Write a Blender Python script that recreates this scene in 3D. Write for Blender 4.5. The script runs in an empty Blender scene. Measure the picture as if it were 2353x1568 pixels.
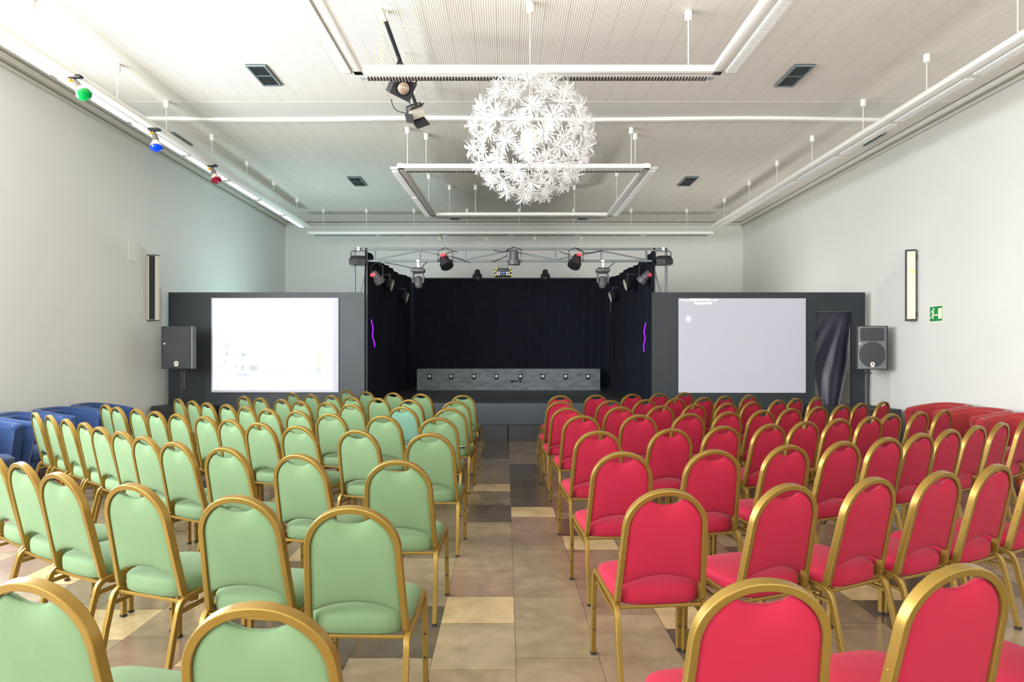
import bpy, math, random
from math import sin, cos, pi, radians as R, sqrt
from mathutils import Vector, Matrix, Euler
random.seed(7)
SC = bpy.context.scene
COL = SC.collection
# ---------------------------------------------------------------- camera
F, CX, CY, CH = 1569.0, 1163.0, 813.0, 1.527        # focal px, vanishing point, camera height
cd = bpy.data.cameras.new('camera'); cam = bpy.data.objects.new('camera', cd); COL.objects.link(cam)
cam.location = (0, 0, CH); cam.rotation_euler = (R(90), 0, 0)
cd.sensor_width = 36; cd.lens = F / 2353 * 36
cd.shift_x = (1176.5 - CX) / 2353; cd.shift_y = (CY - 784) / 2353
cd.clip_start = .05; cd.clip_end = 100
SC.camera = cam
def P(x, y, d):                                      # photo pixel + distance -> world point
    return Vector(((x - CX) * d / F, d, CH - (y - CY) * d / F))
# ---------------------------------------------------------------- colour management, world, lights
SC.view_settings.view_transform = 'Standard'; SC.view_settings.look = 'None'
SC.view_settings.exposure = 0.24; SC.view_settings.gamma = 1; SC.view_settings.use_curve_mapping = False
SC.cycles.max_bounces = 8; SC.cycles.diffuse_bounces = 5; SC.cycles.glossy_bounces = 3
SC.cycles.sample_clamp_indirect = 4
try:
    SC.cycles.use_denoising = True
except Exception: pass
w = bpy.data.worlds.new('world'); SC.world = w; w.use_nodes = True
w.node_tree.nodes['Background'].inputs[0].default_value = (.75, .87, 1, 1)
w.node_tree.nodes['Background'].inputs[1].default_value = 1.0
XL, XR, YB, YF, ZC = -6.02, 6.45, 18.6, -4.0, 5.10     # room: left, right, stage end, rear end, ceiling
def area(name, loc, rot, sx, sy, power, col):
    l = bpy.data.lights.new(name, 'AREA'); l.shape = 'RECTANGLE'; l.size = sx; l.size_y = sy
    l.energy = power; l.color = col
    o = bpy.data.objects.new(name, l); COL.objects.link(o); o.location = loc; o.rotation_euler = rot
    return o
# daylight through the windows of the left wall (beside the camera) and of the rear wall (behind it)
for yc, wy, pw in ((-2.3, 2.6, 350), (1.0, 2.6, 370), (4.3, 2.6, 380), (6.95, 1.8, 250)):  # the last, farthest window is added to carry light deeper into the hall
    area('window_daylight', (XL + .12, yc, 2.7), (0, R(-90), 0), 2.5, wy, pw, (.93, .975, 1.0))
for k, xc in enumerate((-4.0, 0.2, 4.4)):
    area('window_daylight', (xc, YF + .12, 2.7), (R(90), 0, 0), 3.2, 3.0, 115, (1.0, .97, .92))
area('backstage_uplight', (-3.9, 14.6, 1.5), (R(180), R(-10), 0), .8, .8, 62, (.66, .96, 1.0))  # cool light leaking from the projector behind the bright picture
area('backstage_uplight', (4.1, 14.6, 1.5), (R(180), R(10), 0), .8, .8, 40, (1.0, .98, .93))  # added light behind the right partition, brightens the stage end
# ---------------------------------------------------------------- materials
def lin(c):
    return tuple(((v / 255) / 12.92 if v / 255 <= .04045 else ((v / 255 + .055) / 1.055) ** 2.4) for v in c)
def nt(name):
    m = bpy.data.materials.new(name); m.use_nodes = True
    return m, m.node_tree.nodes, m.node_tree.links, m.node_tree.nodes['Principled BSDF']
def mat(name, rgb, rough=.6, metal=0, var=0, scale=8, bump=0, bscale=None, emit=0, ecol=None, sheen=0, stretch=None, spec=None, coat=0):
    m, n, l, b = nt(name)
    c = lin(rgb); b.inputs['Base Color'].default_value = (*c, 1)
    b.inputs['Roughness'].default_value = rough; b.inputs['Metallic'].default_value = metal
    if spec is not None: b.inputs['Specular IOR Level'].default_value = spec
    if sheen: b.inputs['Sheen Weight'].default_value = sheen; b.inputs['Sheen Roughness'].default_value = .4
    if coat: b.inputs['Coat Weight'].default_value = coat
    if emit:
        b.inputs['Emission Color'].default_value = (*(lin(ecol) if ecol else c), 1); b.inputs['Emission Strength'].default_value = emit
    if var or bump:
        tc = n.new('ShaderNodeTexCoord'); mp = n.new('ShaderNodeMapping'); l.new(tc.outputs['Object'], mp.inputs[0])
        if stretch: mp.inputs['Scale'].default_value = stretch
        no = n.new('ShaderNodeTexNoise'); no.inputs['Scale'].default_value = scale; no.inputs['Detail'].default_value = 4
        l.new(mp.outputs[0], no.inputs['Vector'])
        if var:
            mx = n.new('ShaderNodeMix'); mx.data_type = 'RGBA'
            mx.inputs[6].default_value = (*[v * (1 - var) for v in c], 1); mx.inputs[7].default_value = (*[min(1, v * (1 + var)) for v in c], 1)
            l.new(no.outputs['Fac'], mx.inputs[0]); l.new(mx.outputs[2], b.inputs['Base Color'])
        if bump:
            n2 = n.new('ShaderNodeTexNoise'); n2.inputs['Scale'].default_value = bscale or scale * 10; n2.inputs['Detail'].default_value = 3
            l.new(mp.outputs[0], n2.inputs['Vector'])
            bp = n.new('ShaderNodeBump'); bp.inputs['Strength'].default_value = bump; bp.inputs['Distance'].default_value = .01
            l.new(n2.outputs['Fac'], bp.inputs['Height']); l.new(bp.outputs[0], b.inputs['Normal'])
    return m
M = dict(
    wall=mat('wall_paint', (224, 224, 219), .75, var=.03, scale=1.2, bump=.18, bscale=28),
    plaster=mat('ceiling_plaster', (222, 219, 212), .8, var=.03, scale=1.5),
    trimm=mat('cornice_paint', (206, 202, 190), .6),
    green=mat('green_velour', (98, 122, 86), .85, var=.16, scale=4, sheen=.03, bump=.08, bscale=300),
    teal=mat('teal_velour', (88, 124, 104), .85, var=.08, scale=5, sheen=.03, bump=.08, bscale=300),
    red=mat('red_velour', (154, 3, 44), .85, var=.14, scale=4, sheen=.03, bump=.08, bscale=300),
    gold=mat('gold_paint', (142, 113, 50), .34, metal=.6, var=.05, scale=20),
    rubber=mat('dark_rubber', (45, 38, 34), .7),
    blue=mat('blue_fabric', (25, 52, 98), .9, var=.15, scale=14, sheen=.25, bump=.2, bscale=200),
    redf=mat('red_fabric', (150, 36, 38), .9, var=.1, scale=14, sheen=.25, bump=.2, bscale=200),
    wood=mat('orange_wood', (196, 92, 48), .45, var=.2, scale=10),
    black=mat('matt_black_paint', (36, 42, 48), .48, var=.35, scale=2.2, bump=.1, bscale=60, stretch=(1, 1, 3)),
    stage=mat('stage_black_paint', (50, 52, 54), .42, var=.3, scale=2.5),
    riser=mat('riser_grey_black_paint', (54, 62, 70), .5, var=.25, scale=2),
    drape=mat('black_drape', (27, 29, 40), .95, var=.3, scale=6, bump=.2, bscale=120, spec=.15),
    satin=mat('black_satin', (52, 50, 66), .42, var=.2, scale=4),
    concrete=mat('worn_grey_paint', (104, 114, 120), .5, var=.75, scale=4.5, bump=.2, bscale=40, stretch=(1, 1, 2.5)),
    alu=mat('grey_aluminium', (112, 120, 122), .45, metal=.25),
    plastic=mat('black_plastic', (38, 38, 42), .5),
    grille=mat('speaker_grille', (66, 68, 72), .6, var=.1, scale=60, bump=.5, bscale=500),
    white=mat('white_enamel', (238, 236, 230), .4),
    cream=mat('cream_panel', (222, 216, 200), .6, var=.05),
    cord=mat('white_cord', (226, 224, 218), .6),
    ycord=mat('cream_cord', (226, 208, 160), .6),
    lv=mat('louvre_metal', (214, 212, 208), .35, metal=.3),
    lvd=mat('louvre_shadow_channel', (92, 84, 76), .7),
    lampon=mat('lit_diffuser', (255, 255, 255), .5, emit=2.2, ecol=(244, 252, 255)),
    unlit_glow=mat('frosted_diffuser', (240, 240, 240), .5, emit=.15, ecol=(250, 250, 250)),  # faint glow given to these unlit diffusers to keep them pale
    vent=mat('vent_blades', (84, 92, 96), .5), ventf=mat('vent_frame', (120, 134, 138), .5), dark=mat('dark_void', (14, 15, 17), .9),
    screen=mat('matt_screen', (190, 190, 202), .8),
    screen_r=mat('plain_screen', (176, 175, 186), .8, emit=.10, ecol=(225, 222, 240)),
    led=mat('red_display', (255, 20, 30), .4, emit=5),
    ledp=mat('pink_indicator', (255, 190, 240), .4, emit=4),
    purple=mat('purple_tube', (60, 5, 120), .4, emit=3.2, ecol=(112, 18, 240)),
    chrome=mat('chrome', (220, 222, 224), .15, metal=1),
    lens=mat('lamp_lens', (190, 170, 150), .12, metal=.5),
    bulb=mat('frosted_bulb', (255, 250, 240), .5, emit=6, ecol=(255, 246, 236)),
    paper=mat('white_paper', (246, 246, 250), .6),
    sgreen=mat('sign_green', (16, 132, 66), .5, emit=.12), signw=mat('sign_cream', (232, 238, 205), .5, emit=.15),
    yellow=mat('yellow_label', (235, 225, 30), .5), bluel=mat('blue_label', (40, 120, 220), .5),
    gglass=mat('green_glass', (0, 140, 62), .15, emit=.12, coat=.5), bglass=mat('blue_glass', (0, 60, 200), .15, emit=.12, coat=.5), rglass=mat('red_glass', (150, 26, 48), .12, coat=.5),
    orange=mat('orange_knob', (240, 170, 40), .5), greyp=mat('grey_plastic', (118, 112, 104), .45),
    hot=mat('projector_hotspot', (255, 255, 255), .5, emit=3, ecol=(250, 248, 255)),
    wtext=mat('projected_white', (255, 255, 255), .5, emit=1.2),
    glassb=mat('bulb_base_white', (232, 222, 206), .4),
    winf=mat('window_frame_paint', (225, 228, 228), .5),
)
# chandelier paper, lets light through
m, n, l, b = nt('white_paper_strip'); b.inputs['Base Color'].default_value = (.82, .81, .81, 1); b.inputs['Roughness'].default_value = .6
tr = n.new('ShaderNodeBsdfTranslucent'); tr.inputs[0].default_value = (.80, .79, .79, 1); mx = n.new('ShaderNodeMixShader'); mx.inputs[0].default_value = .45
l.new(b.outputs[0], mx.inputs[1]); l.new(tr.outputs[0], mx.inputs[2]); l.new(mx.outputs[0], n['Material Output'].inputs[0]); M['petal'] = m
# ceiling slats
m, n, l, b = nt('slatted_ceiling'); ge = n.new('ShaderNodeNewGeometry'); sx = n.new('ShaderNodeSeparateXYZ'); l.new(ge.outputs['Position'], sx.inputs[0])
def fn(op, a, bb=None, use=None):
    q = n.new('ShaderNodeMath'); q.operation = op
    for i, v in enumerate((a, bb)):
        if v is None: continue
        if isinstance(v, (int, float)): q.inputs[i].default_value = v
        else: l.new(v, q.inputs[i])
    return q.outputs[0]
fx = fn('FRACT', fn('DIVIDE', fn('ADD', sx.outputs[0], 20), .0255))
gap = fn('LESS_THAN', fx, .30)
jx = fn('LESS_THAN', fn('FRACT', fn('DIVIDE', fn('ADD', sx.outputs[0], 20), .255)), .045)
jy = fn('LESS_THAN', fn('FRACT', fn('DIVIDE', sx.outputs[1], .62)), .02)
g2 = fn('MAXIMUM', gap, jx)
mc = n.new('ShaderNodeMix'); mc.data_type = 'RGBA'; mc.inputs[6].default_value = (*lin((246, 240, 230)), 1); mc.inputs[7].default_value = (*lin((192, 183, 170)), 1); l.new(g2, mc.inputs[0])
md = n.new('ShaderNodeMix'); md.data_type = 'RGBA'; md.inputs[7].default_value = (*lin((236, 232, 224)), 1); l.new(mc.outputs[2], md.inputs[6]); l.new(fn('MULTIPLY', jy, .75), md.inputs[0])
l.new(md.outputs[2], b.inputs['Base Color']); b.inputs['Roughness'].default_value = .6; M['slats'] = m
# marble floor
m, n, l, b = nt('polished_marble_tiles'); at = n.new('ShaderNodeVertexColor'); at.layer_name = 'tile'
ge = n.new('ShaderNodeNewGeometry'); no = n.new('ShaderNodeTexNoise'); no.inputs['Scale'].default_value = 2.6; no.inputs['Detail'].default_value = 7; no.inputs['Distortion'].default_value = 1.4
l.new(ge.outputs['Position'], no.inputs['Vector'])
n3 = n.new('ShaderNodeTexNoise'); n3.inputs['Scale'].default_value = 9; n3.inputs['Detail'].default_value = 8; l.new(ge.outputs['Position'], n3.inputs['Vector'])
rp = n.new('ShaderNodeMapRange'); rp.inputs[1].default_value = .3; rp.inputs[2].default_value = .7; rp.inputs[3].default_value = .84; rp.inputs[4].default_value = 1.16; l.new(no.outputs['Fac'], rp.inputs[0])
rq = n.new('ShaderNodeMapRange'); rq.inputs[1].default_value = .3; rq.inputs[2].default_value = .7; rq.inputs[3].default_value = .9; rq.inputs[4].default_value = 1.1; l.new(n3.outputs['Fac'], rq.inputs[0])
k = fn('MULTIPLY', rp.outputs[0], rq.outputs[0]); mu = n.new('ShaderNodeVectorMath'); mu.operation = 'SCALE'; l.new(at.outputs[0], mu.inputs[0]); l.new(k, mu.inputs['Scale'])
l.new(mu.outputs[0], b.inputs['Base Color']); b.inputs['Roughness'].default_value = .2; b.inputs['Specular IOR Level'].default_value = .5
rr = n.new('ShaderNodeMapRange'); rr.inputs[3].default_value = .13; rr.inputs[4].default_value = .32; l.new(no.outputs['Fac'], rr.inputs[0]); l.new(rr.outputs[0], b.inputs['Roughness'])
M['marble'] = m
# ---------------------------------------------------------------- geometry helper
def rrect(wa, wb, c):
    a, b_ = wa / 2, wb / 2; c = min(c, a * .99, b_ * .99); k = c * .3
    return [(a - c, -b_), (a - k, -b_ + k), (a, -b_ + c), (a, b_ - c), (a - k, b_ - k), (a - c, b_), (-a + c, b_), (-a + k, b_ - k), (-a, b_ - c), (-a, -b_ + c), (-a + k, -b_ + k), (-a + c, -b_)]
def circ(r, s=8): return [(r * cos(2 * pi * i / s), r * sin(2 * pi * i / s)) for i in range(s)]
class G:
    def __init__(s): s.v = []; s.f = []
    def add(s, vs, fs):
        o = len(s.v); s.v += [Vector(q) for q in vs]; s.f += [tuple(o + i for i in q) for q in fs]; return s
    def box(s, c, d, rot=None, bev=0):
        x, y, z = [q / 2 for q in d]
        if bev:
            pr = rrect(d[0], d[1], bev); kk = bev * .3; r2 = [(a * (1 - bev / x), b2 * (1 - bev / y)) for a, b2 in pr]
            rings = [[(a, b2, -z) for a, b2 in r2], [(a, b2, -z + bev) for a, b2 in pr], [(a, b2, z - bev) for a, b2 in pr], [(a, b2, z) for a, b2 in r2]]
            return s.rings(rings, rot, c)
        vs = [Vector((i, j, k)) for i in (-x, x) for j in (-y, y) for k in (-z, z)]
        if rot is not None: vs = [rot @ q for q in vs]
        c = Vector(c)
        return s.add([q + c for q in vs], [(0, 1, 3, 2), (4, 6, 7, 5), (0, 4, 5, 1), (2, 3, 7, 6), (0, 2, 6, 4), (1, 5, 7, 3)])
    def rings(s, rings, rot=None, c=(0, 0, 0), cap=True, closed=False):
        n_ = len(rings[0]); vs = [Vector(q) for r in rings for q in r]
        if rot is not None: vs = [rot @ q for q in vs]
        c = Vector(c); vs = [q + c for q in vs]; m_ = len(rings); fs = []
        for i in range(m_ if closed else m_ - 1):
            for j in range(n_):
                a, b2 = i * n_, ((i + 1) % m_) * n_; j2 = (j + 1) % n_
                fs.append((a + j, a + j2, b2 + j2, b2 + j))
        if cap and not closed: fs += [tuple(range(n_ - 1, -1, -1)), tuple((m_ - 1) * n_ + j for j in range(n_))]
        return s.add(vs, fs)
    def sweep(s, pts, prof, A=None, closed=False):
        pts = [Vector(p) for p in pts]; N = len(pts); T = []
        for i in range(N):
            a = pts[i - 1] if (i or closed) else pts[0]; b2 = pts[(i + 1) % N] if (i < N - 1 or closed) else pts[-1]
            T.append((b2 - a).normalized())
        if A is None:
            A = Vector((0, 0, 1)) if abs(T[0].z) < .9 else Vector((1, 0, 0))
        A = Vector(A); rings = []
        for i in range(N):
            A = (A - T[i] * A.dot(T[i])).normalized(); B = T[i].cross(A)
            rings.append([pts[i] + A * a + B * b2 for a, b2 in prof])
        return s.rings(rings, closed=closed)
    def tube(s, pts, r, seg=6): return s.sweep(pts, circ(r, seg))
    def cyl(s, p0, p1, r, seg=14, r2=None):
        p0, p1 = Vector(p0), Vector(p1); t = (p1 - p0).normalized(); A = t.orthogonal().normalized(); B = t.cross(A); r2 = r if r2 is None else r2
        return s.rings([[p0 + (A * cos(2 * pi * i / seg) + B * sin(2 * pi * i / seg)) * r for i in range(seg)], [p1 + (A * cos(2 * pi * i / seg) + B * sin(2 * pi * i / seg)) * r2 for i in range(seg)]])
    def lathe(s, prof, o, ax, seg=20):
        o = Vector(o); t = Vector(ax).normalized(); A = t.orthogonal().normalized(); B = t.cross(A)
        return s.rings([[o + t * h + (A * cos(2 * pi * i / seg) + B * sin(2 * pi * i / seg)) * max(r, .0005) for i in range(seg)] for r, h in prof])
    def ball(s, c, r, seg=16, sq=1): return s.lathe([(r * sin(pi * i / 10), -r * sq * cos(pi * i / 10)) for i in range(11)], c, (0, 0, 1), seg)
    def prism(s, poly, o, U, V, W):                       # polygon in the U,V plane extruded by W
        o, U, V, W = map(Vector, (o, U, V, W)); a = [o + U * x + V * y for x, y in poly]
        return s.rings([a, [q + W for q in a]])
    def build(s, name, m, parent=None, smooth=35, loc=None):
        me = bpy.data.meshes.new(name); me.from_pydata([tuple(q) for q in s.v], [], s.f); me.update()
        if smooth: 
            me.polygons.foreach_set('use_smooth', [True] * len(me.polygons)); me.set_sharp_from_angle(angle=R(smooth))
        me.materials.append(M[m] if isinstance(m, str) else m)
        o = bpy.data.objects.new(name, me); COL.objects.link(o)
        if parent is not None: o.parent = parent
        if loc is not None: o.location = loc
        return o
def fixn(o):                                              # consistent outward normals
    import bmesh
    bm = bmesh.new(); bm.from_mesh(o.data); bmesh.ops.recalc_face_normals(bm, faces=bm.faces[:]); bm.to_mesh(o.data); bm.free(); return o
def thing(name, label, cat, loc=(0, 0, 0), rz=0, group=None, rot=None):
    o = bpy.data.objects.new(name, None); COL.objects.link(o); o.location = loc; o.rotation_euler = rot or (0, 0, rz); o.empty_display_size = .1
    return tag(o, label, cat, group)
def tag(o, label, cat, group=None):
    o['label'] = label; o['category'] = cat
    if group: o['group'] = group
    return o
def struct(o): o['kind'] = 'structure'; return o
def dup(root, loc, rz, label, group=None, skip=(), swap=None):
    r = root.copy(); COL.objects.link(r); r.location = loc; r.rotation_euler = (0, 0, rz); r['label'] = label
    if group: r['group'] = group
    for ch in KIDS[root.name]:
        c = ch.copy(); COL.objects.link(c); c.parent = r
        for g in KIDS.get(ch.name, []):
            if g.name.split('.')[0] in skip: continue
            d = g.copy(); COL.objects.link(d); d.parent = c
    return r
KIDS = {}
def remember(root):
    KIDS[root.name] = [o for o in bpy.data.objects if o.parent == root]
    for c in KIDS[root.name]: KIDS[c.name] = [o for o in bpy.data.objects if o.parent == c]
def bez(a, b_, c, n_=6):
    a, b_, c = Vector(a), Vector(b_), Vector(c); return [a * (1 - t) ** 2 + b_ * 2 * t * (1 - t) + c * t * t for t in [i / n_ for i in range(n_ + 1)]]
ORD = ['', 'first', 'second', 'third', 'fourth', 'fifth', 'sixth', 'seventh', 'eighth', 'ninth', 'tenth', 'eleventh', 'twelfth', 'thirteenth', 'fourteenth']
# ================================================================ ROOM
# floor of marble tiles
COLW, X0 = .418, .048
BR, LB, DK, YE, RD, TN = (142, 124, 102), (166, 148, 120), (98, 87, 76), (208, 182, 138), (152, 126, 106), (158, 138, 112)
def dv(v): return CH * F / v
known = {
    -1: [(202, 241.7, DK), (241.7, 263, BR), (263, 299.7, BR), (299.7, 316.6, YE), (316.6, 348, BR), (348, 387.6, DK), (387.6, 499.5, TN), (499.5, 559, RD), (559, 620, YE), (620, 727, LB), (727, 1000, TN)],
    0: [(202, 254, BR), (254, 352.4, DK), (352.4, 376, YE), (376, 440, RD), (440, 560, TN), (560, 700, LB), (700, 1000, TN)],
    1: [(202, 219, BR), (219, 229, YE), (229, 330, RD), (330, 380, BR), (380, 419, DK), (419, 451, YE), (451, 600, RD), (600, 1000, TN)],
    2: [(202, 400, DK), (400, 575, BR), (575, 633, YE), (633, 800, DK)],
    -2: [(300, 470, BR), (470, 581, LB), (581, 700, DK), (700, 900, LB)],
    -6: [(430, 588, BR), (588, 658, YE), (658, 760, TN)], -8: [(400, 486, BR), (486, 530, YE), (530, 600, TN)],
    5: [(430, 522, BR), (522, 567, YE), (567, 760, DK)],
}
g = G(); cols = []; gj = G()
for c in range(-16, 17):
    xa, xb = max(XL - .1, X0 + c * COLW), min(XR + .1, X0 + (c + 1) * COLW)
    if xb <= xa: continue
    segs = []
    for va, vb, cc in known.get(c, []): segs.append((dv(vb), dv(va), cc))
    segs.sort(); y = YF - .1; out = []; rnd = random.Random(c * 31 + 5); i = 0
    while y < YB + .1:
        if i < len(segs) and y >= segs[i][0] - 1e-4:
            out.append(segs[i]); y = segs[i][1]; i += 1; continue
        L_ = rnd.choice((.42, .42, .7, .7, .85, 1.1)); cc = rnd.choice((BR, LB, DK, DK, RD, TN, BR))
        if rnd.random() < .16: L_, cc = .42, YE
        y2 = y + L_
        if i < len(segs): y2 = min(y2, segs[i][0])
        out.append((y, y2, cc)); y = y2
    for a, b2, cc in out:
        q_ = .0013; g.add([(xa + q_, a + q_, 0), (xb - q_, a + q_, 0), (xb - q_, b2 - q_, 0), (xa + q_, b2 - q_, 0)], [(0, 1, 2, 3)])
        j = rnd.uniform(.92, 1.08) * .70; cols.append(tuple(min(1, v * j) for v in lin(cc)))
g.add([(XL - .1, YF - .1, -.0008), (XR + .1, YF - .1, -.0008), (XR + .1, YB + .1, -.0008), (XL - .1, YB + .1, -.0008)], [(0, 1, 2, 3)]); cols.append(lin((70, 62, 54)))
floor = struct(g.build('floor', 'marble', smooth=0)); at = floor.data.color_attributes.new('tile', 'FLOAT_COLOR', 'CORNER')
at.data.foreach_set('color', [x for c in cols for _ in range(4) for x in (*c, 1)])
TH = .15
struct(G().box(((XL + XR) / 2, YB + TH / 2, ZC / 2), (XR - XL + 2 * TH, TH, ZC)).build('wall_back', 'wall', smooth=0))
struct(G().box((XR + TH / 2, (YB + YF) / 2, ZC / 2), (TH, YB - YF, ZC)).build('wall_right', 'wall', smooth=0))
g = G(); WY = [(-3.8, -.8), (-.5, 2.5), (2.8, 5.8), (6.05, 7.85)]; z0, z1 = 1.4, 4.0  # last opening added to bring more light towards the stage
g.box((XL - TH / 2, (YB + YF) / 2, z0 / 2), (TH, YB - YF, z0)); g.box((XL - TH / 2, (YB + YF) / 2, (z1 + ZC) / 2), (TH, YB - YF, ZC - z1))
for a, b2 in ((YF, -3.8), (-.8, -.5), (2.5, 2.8), (5.8, 6.05), (7.85, YB)): g.box((XL - TH / 2, (a + b2) / 2, (z0 + z1) / 2), (TH, b2 - a, z1 - z0))
struct(g.build('wall_left', 'wall', smooth=0))
g = G(); WX = [(-5.6, -2.4), (-1.4, 1.8), (2.8, 6.0)]; z0, z1 = 1.2, 4.2
g.box(((XL + XR) / 2, YF - TH / 2, z0 / 2), (XR - XL + 2 * TH, TH, z0)); g.box(((XL + XR) / 2, YF - TH / 2, (z1 + ZC) / 2), (XR - XL + 2 * TH, TH, ZC - z1))
for a, b2 in ((XL - TH, -5.6), (-2.4, -1.4), (1.8, 2.8), (6.0, XR + TH)): g.box(((a + b2) / 2, YF - TH / 2, (z0 + z1) / 2), (b2 - a, TH, z1 - z0))
struct(g.build('wall_rear', 'wall', smooth=0))
def window(i, c, sx, sy, sz):                          # frame bars with pane, in the wall plane
    g = G(); t = .06; wd = max(sx, sy)
    ax = (1, 0, 0) if sx > sy else (0, 1, 0); ax = Vector(ax); c = Vector(c)
    def bar(u, v, du, dz):
        g.box(c + ax * u + Vector((0, 0, v)), (du if ax.x else .06, du if ax.y else .06, dz))
    bar(0, sz / 2 - t / 2, wd, t); bar(0, -sz / 2 + t / 2, wd, t)
    for u in (-wd / 2 + t / 2, -wd / 6, wd / 6, wd / 2 - t / 2): bar(u, 0, t, sz - 2 * t)
    fr = struct(g.build('window_%d' % i, 'winf', smooth=0))
    pn = G(); pn.box(c + (Vector((0, -.05, 0)) if ax.x else Vector((-.05, 0, 0))), (wd if ax.x else .01, wd if ax.y else .01, sz)); pn.build('pane', 'paneglow', fr, smooth=0)
M['paneglow'] = mat('bright_sky_pane', (235, 245, 250), .2, emit=1.6, ecol=(235, 246, 255))
for i, (a, b2) in enumerate(WY): window(i + 1, (XL - TH / 2, (a + b2) / 2, 2.7), .1, b2 - a, 2.6)
for i, (a, b2) in enumerate(WX): window(i + 5, ((a + b2) / 2, YF - TH / 2, 2.7), b2 - a, .1, 3.0)
# ceiling: plaster border, slatted fields recessed by a hair, plain strip across, white batten
SL, SR = -5.40, 6.32
g = G(); g.box(((XL + XR) / 2, (YB + YF) / 2, ZC + .085), (XR - XL + 2 * TH, YB - YF + 2 * TH, .16))
struct(g.build('ceiling', 'slats', smooth=0))
g = G(); zz = ZC + .017
g.box(((XL + SL) / 2, (YB + YF) / 2, zz), (SL - XL, YB - YF, .03)); g.box(((XR + SR) / 2, (YB + YF) / 2, zz), (XR - SR, YB - YF, .03))
g.box(((SL + SR) / 2, 10.0, zz), (SR - SL, .62, .03)); g.box(((SL + SR) / 2, YB - .12, zz), (SR - SL, .24, .03))
struct(g.build('trim_1', 'plaster', smooth=0))
g = G(); pts = [(x, 10.36 + .035 * sin(x * 1.3), ZC - .02) for x in [-5.73 + i * .39 for i in range(31)]]; pts = [p for p in pts if p[0] < 6.25]
g.sweep(pts, rrect(.05, .11, .012), A=(0, 0, 1)); struct(g.build('trim_2', 'white'))
g = G()
for X, s in ((XL, 1), (XR, -1)):
    g.box((X + s * .05, (YB + YF) / 2, ZC - .05), (.10, YB - YF, .07)); g.box((X + s * .02, (YB + YF) / 2, ZC - .13), (.04, YB - YF, .035))
g.box(((XL + XR) / 2, YB - .04, ZC - .05), (XR - XL, .08, .06)); struct(g.build('trim_3', 'trimm', smooth=0))
# hatch outline on left wall
a, b2 = P(296, 543, 10.9), P(314, 548, 11.12)
hp = G(); hp.box((XL + .004, 11.0, 3.2), (.008, .25, .37)); tag(hp.build('access_hatch', 'wall', smooth=0), 'small painted access hatch set flush in the pale wall by the column speaker', 'hatch')
# ================================================================ CHAIRS
HB, ZT, ZS = .181, .916, .742                         # arch half width, centre-line top, spring height
def back_y(z): return -.168 - .112 * max(0, (z - .42)) / .51 + .02 * max(0, (.42 - z)) / .05
def frame_path():
    pts = []
    pts += [(.196, -.085, .376), (.197, -.12, .380), (.198, -.150, .392), (.198, -.168, .415)]
    for i in range(1, 7):
        z = .415 + (ZS - .415) * i / 6; t = (z - .415) / (ZS - .415); pts.append((.198 - .017 * t - .0 * t, back_y(z), z))
    n_ = 26; e = 2 / 2.06
    for i in range(1, n_):
        a = pi * i / n_; x = HB * math.copysign(abs(cos(a)) ** e, cos(a)); z = ZS + (ZT - ZS) * abs(sin(a)) ** e; pts.append((x, back_y(z), z))
    for q in pts[9::-1]: pts.append((-q[0], q[1], q[2]))
    return pts
def arch_in(x):                                        # top limit of the pad under the arch at offset x
    h = HB - .010; t = min(1, abs(x) / h); return ZS + (ZT - .012 - ZS) * (1 - t ** 2.06) ** (1 / 2.06)
def pad():
    g = G(); nu, nv = 26, 18; Wd = HB - .008; rings = [[], []]
    def half(z):
        return Wd + .015 * max(0, (ZS - z) / (ZS - .42))
    for side in (0, 1):
        for i in range(nu + 1):
            u = sin(pi / 2 * (2 * i / nu - 1)); x = u * Wd
            zt = arch_in(x) - .002; dip = .044 * max(0, 1 - (abs(x) / .082) ** 2.2) ** .9 if abs(x) < .082 else 0
            zt -= dip; zb = .478 + .046 * (1 - u * u)
            for j in range(nv + 1):
                w_ = .5 - .5 * cos(pi * j / nv); z = zb + (zt - zb) * w_; xx = x * half(z) / Wd
                eu = 1 - abs(u) ** 5; ev = 1 - abs(2 * w_ - 1) ** 8
                th = (max(0, eu) * max(0, ev)) ** .45
                if side == 0: off = -.002 - .014 * th + (.012 * math.exp(-(x / .06) ** 2) * math.exp(-((zt - z) / .045) ** 2))
                else: off = .004 + .040 * th
                rings[side].append((xx, back_y(z) + off, z))
    n1 = nv + 1; N = len(rings[0]); vs = rings[0] + rings[1]; fs = []
    for s in (0, 1):
        for i in range(nu):
            for j in range(nv):
                q = [s * N + i * n1 + j, s * N + (i + 1) * n1 + j, s * N + (i + 1) * n1 + j + 1, s * N + i * n1 + j + 1]
                fs.append(tuple(q if s == 0 else q[::-1]))
    rim = [(i * n1) for i in range(nu)] + [nu * n1 + j for j in range(nv)] + [i * n1 + nv for i in range(nu, 0, -1)] + [j for j in range(nv, 0, -1)]
    for a, b2 in zip(rim, rim[1:] + rim[:1]): fs.append((b2, a, N + a, N + b2))
    return g.add(vs, fs)
def seat_mesh():
    g = G(); out = []
    n_ = 44
    for i in range(n_):
        a = 2 * pi * i / n_; c, s = cos(a), sin(a); e = 2 / 4.6
        x = math.copysign(abs(c) ** e, c); y = math.copysign(abs(s) ** e, s); hw = .206 + .014 * (y + 1) / 2
        yy = .0225 + .2 * y
        if y < 0: yy -= .012 * (1 - x * x) - .0
        else: yy += .012 * (1 - x * x)
        out.append((x * hw, yy))
    rings = []
    for sc, z in ((.80, .388), (.965, .388), (.988, .394), (1.0, .42), (.998, .450), (.985, .460), (.955, .467), (.90, .473), (.78, .480), (.6, .486), (.35, .490), (.1, .491)):
        rings.append([(x * sc, .02 + (y - .02) * sc, z) for x, y in out])
    return g.rings(rings)
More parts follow.
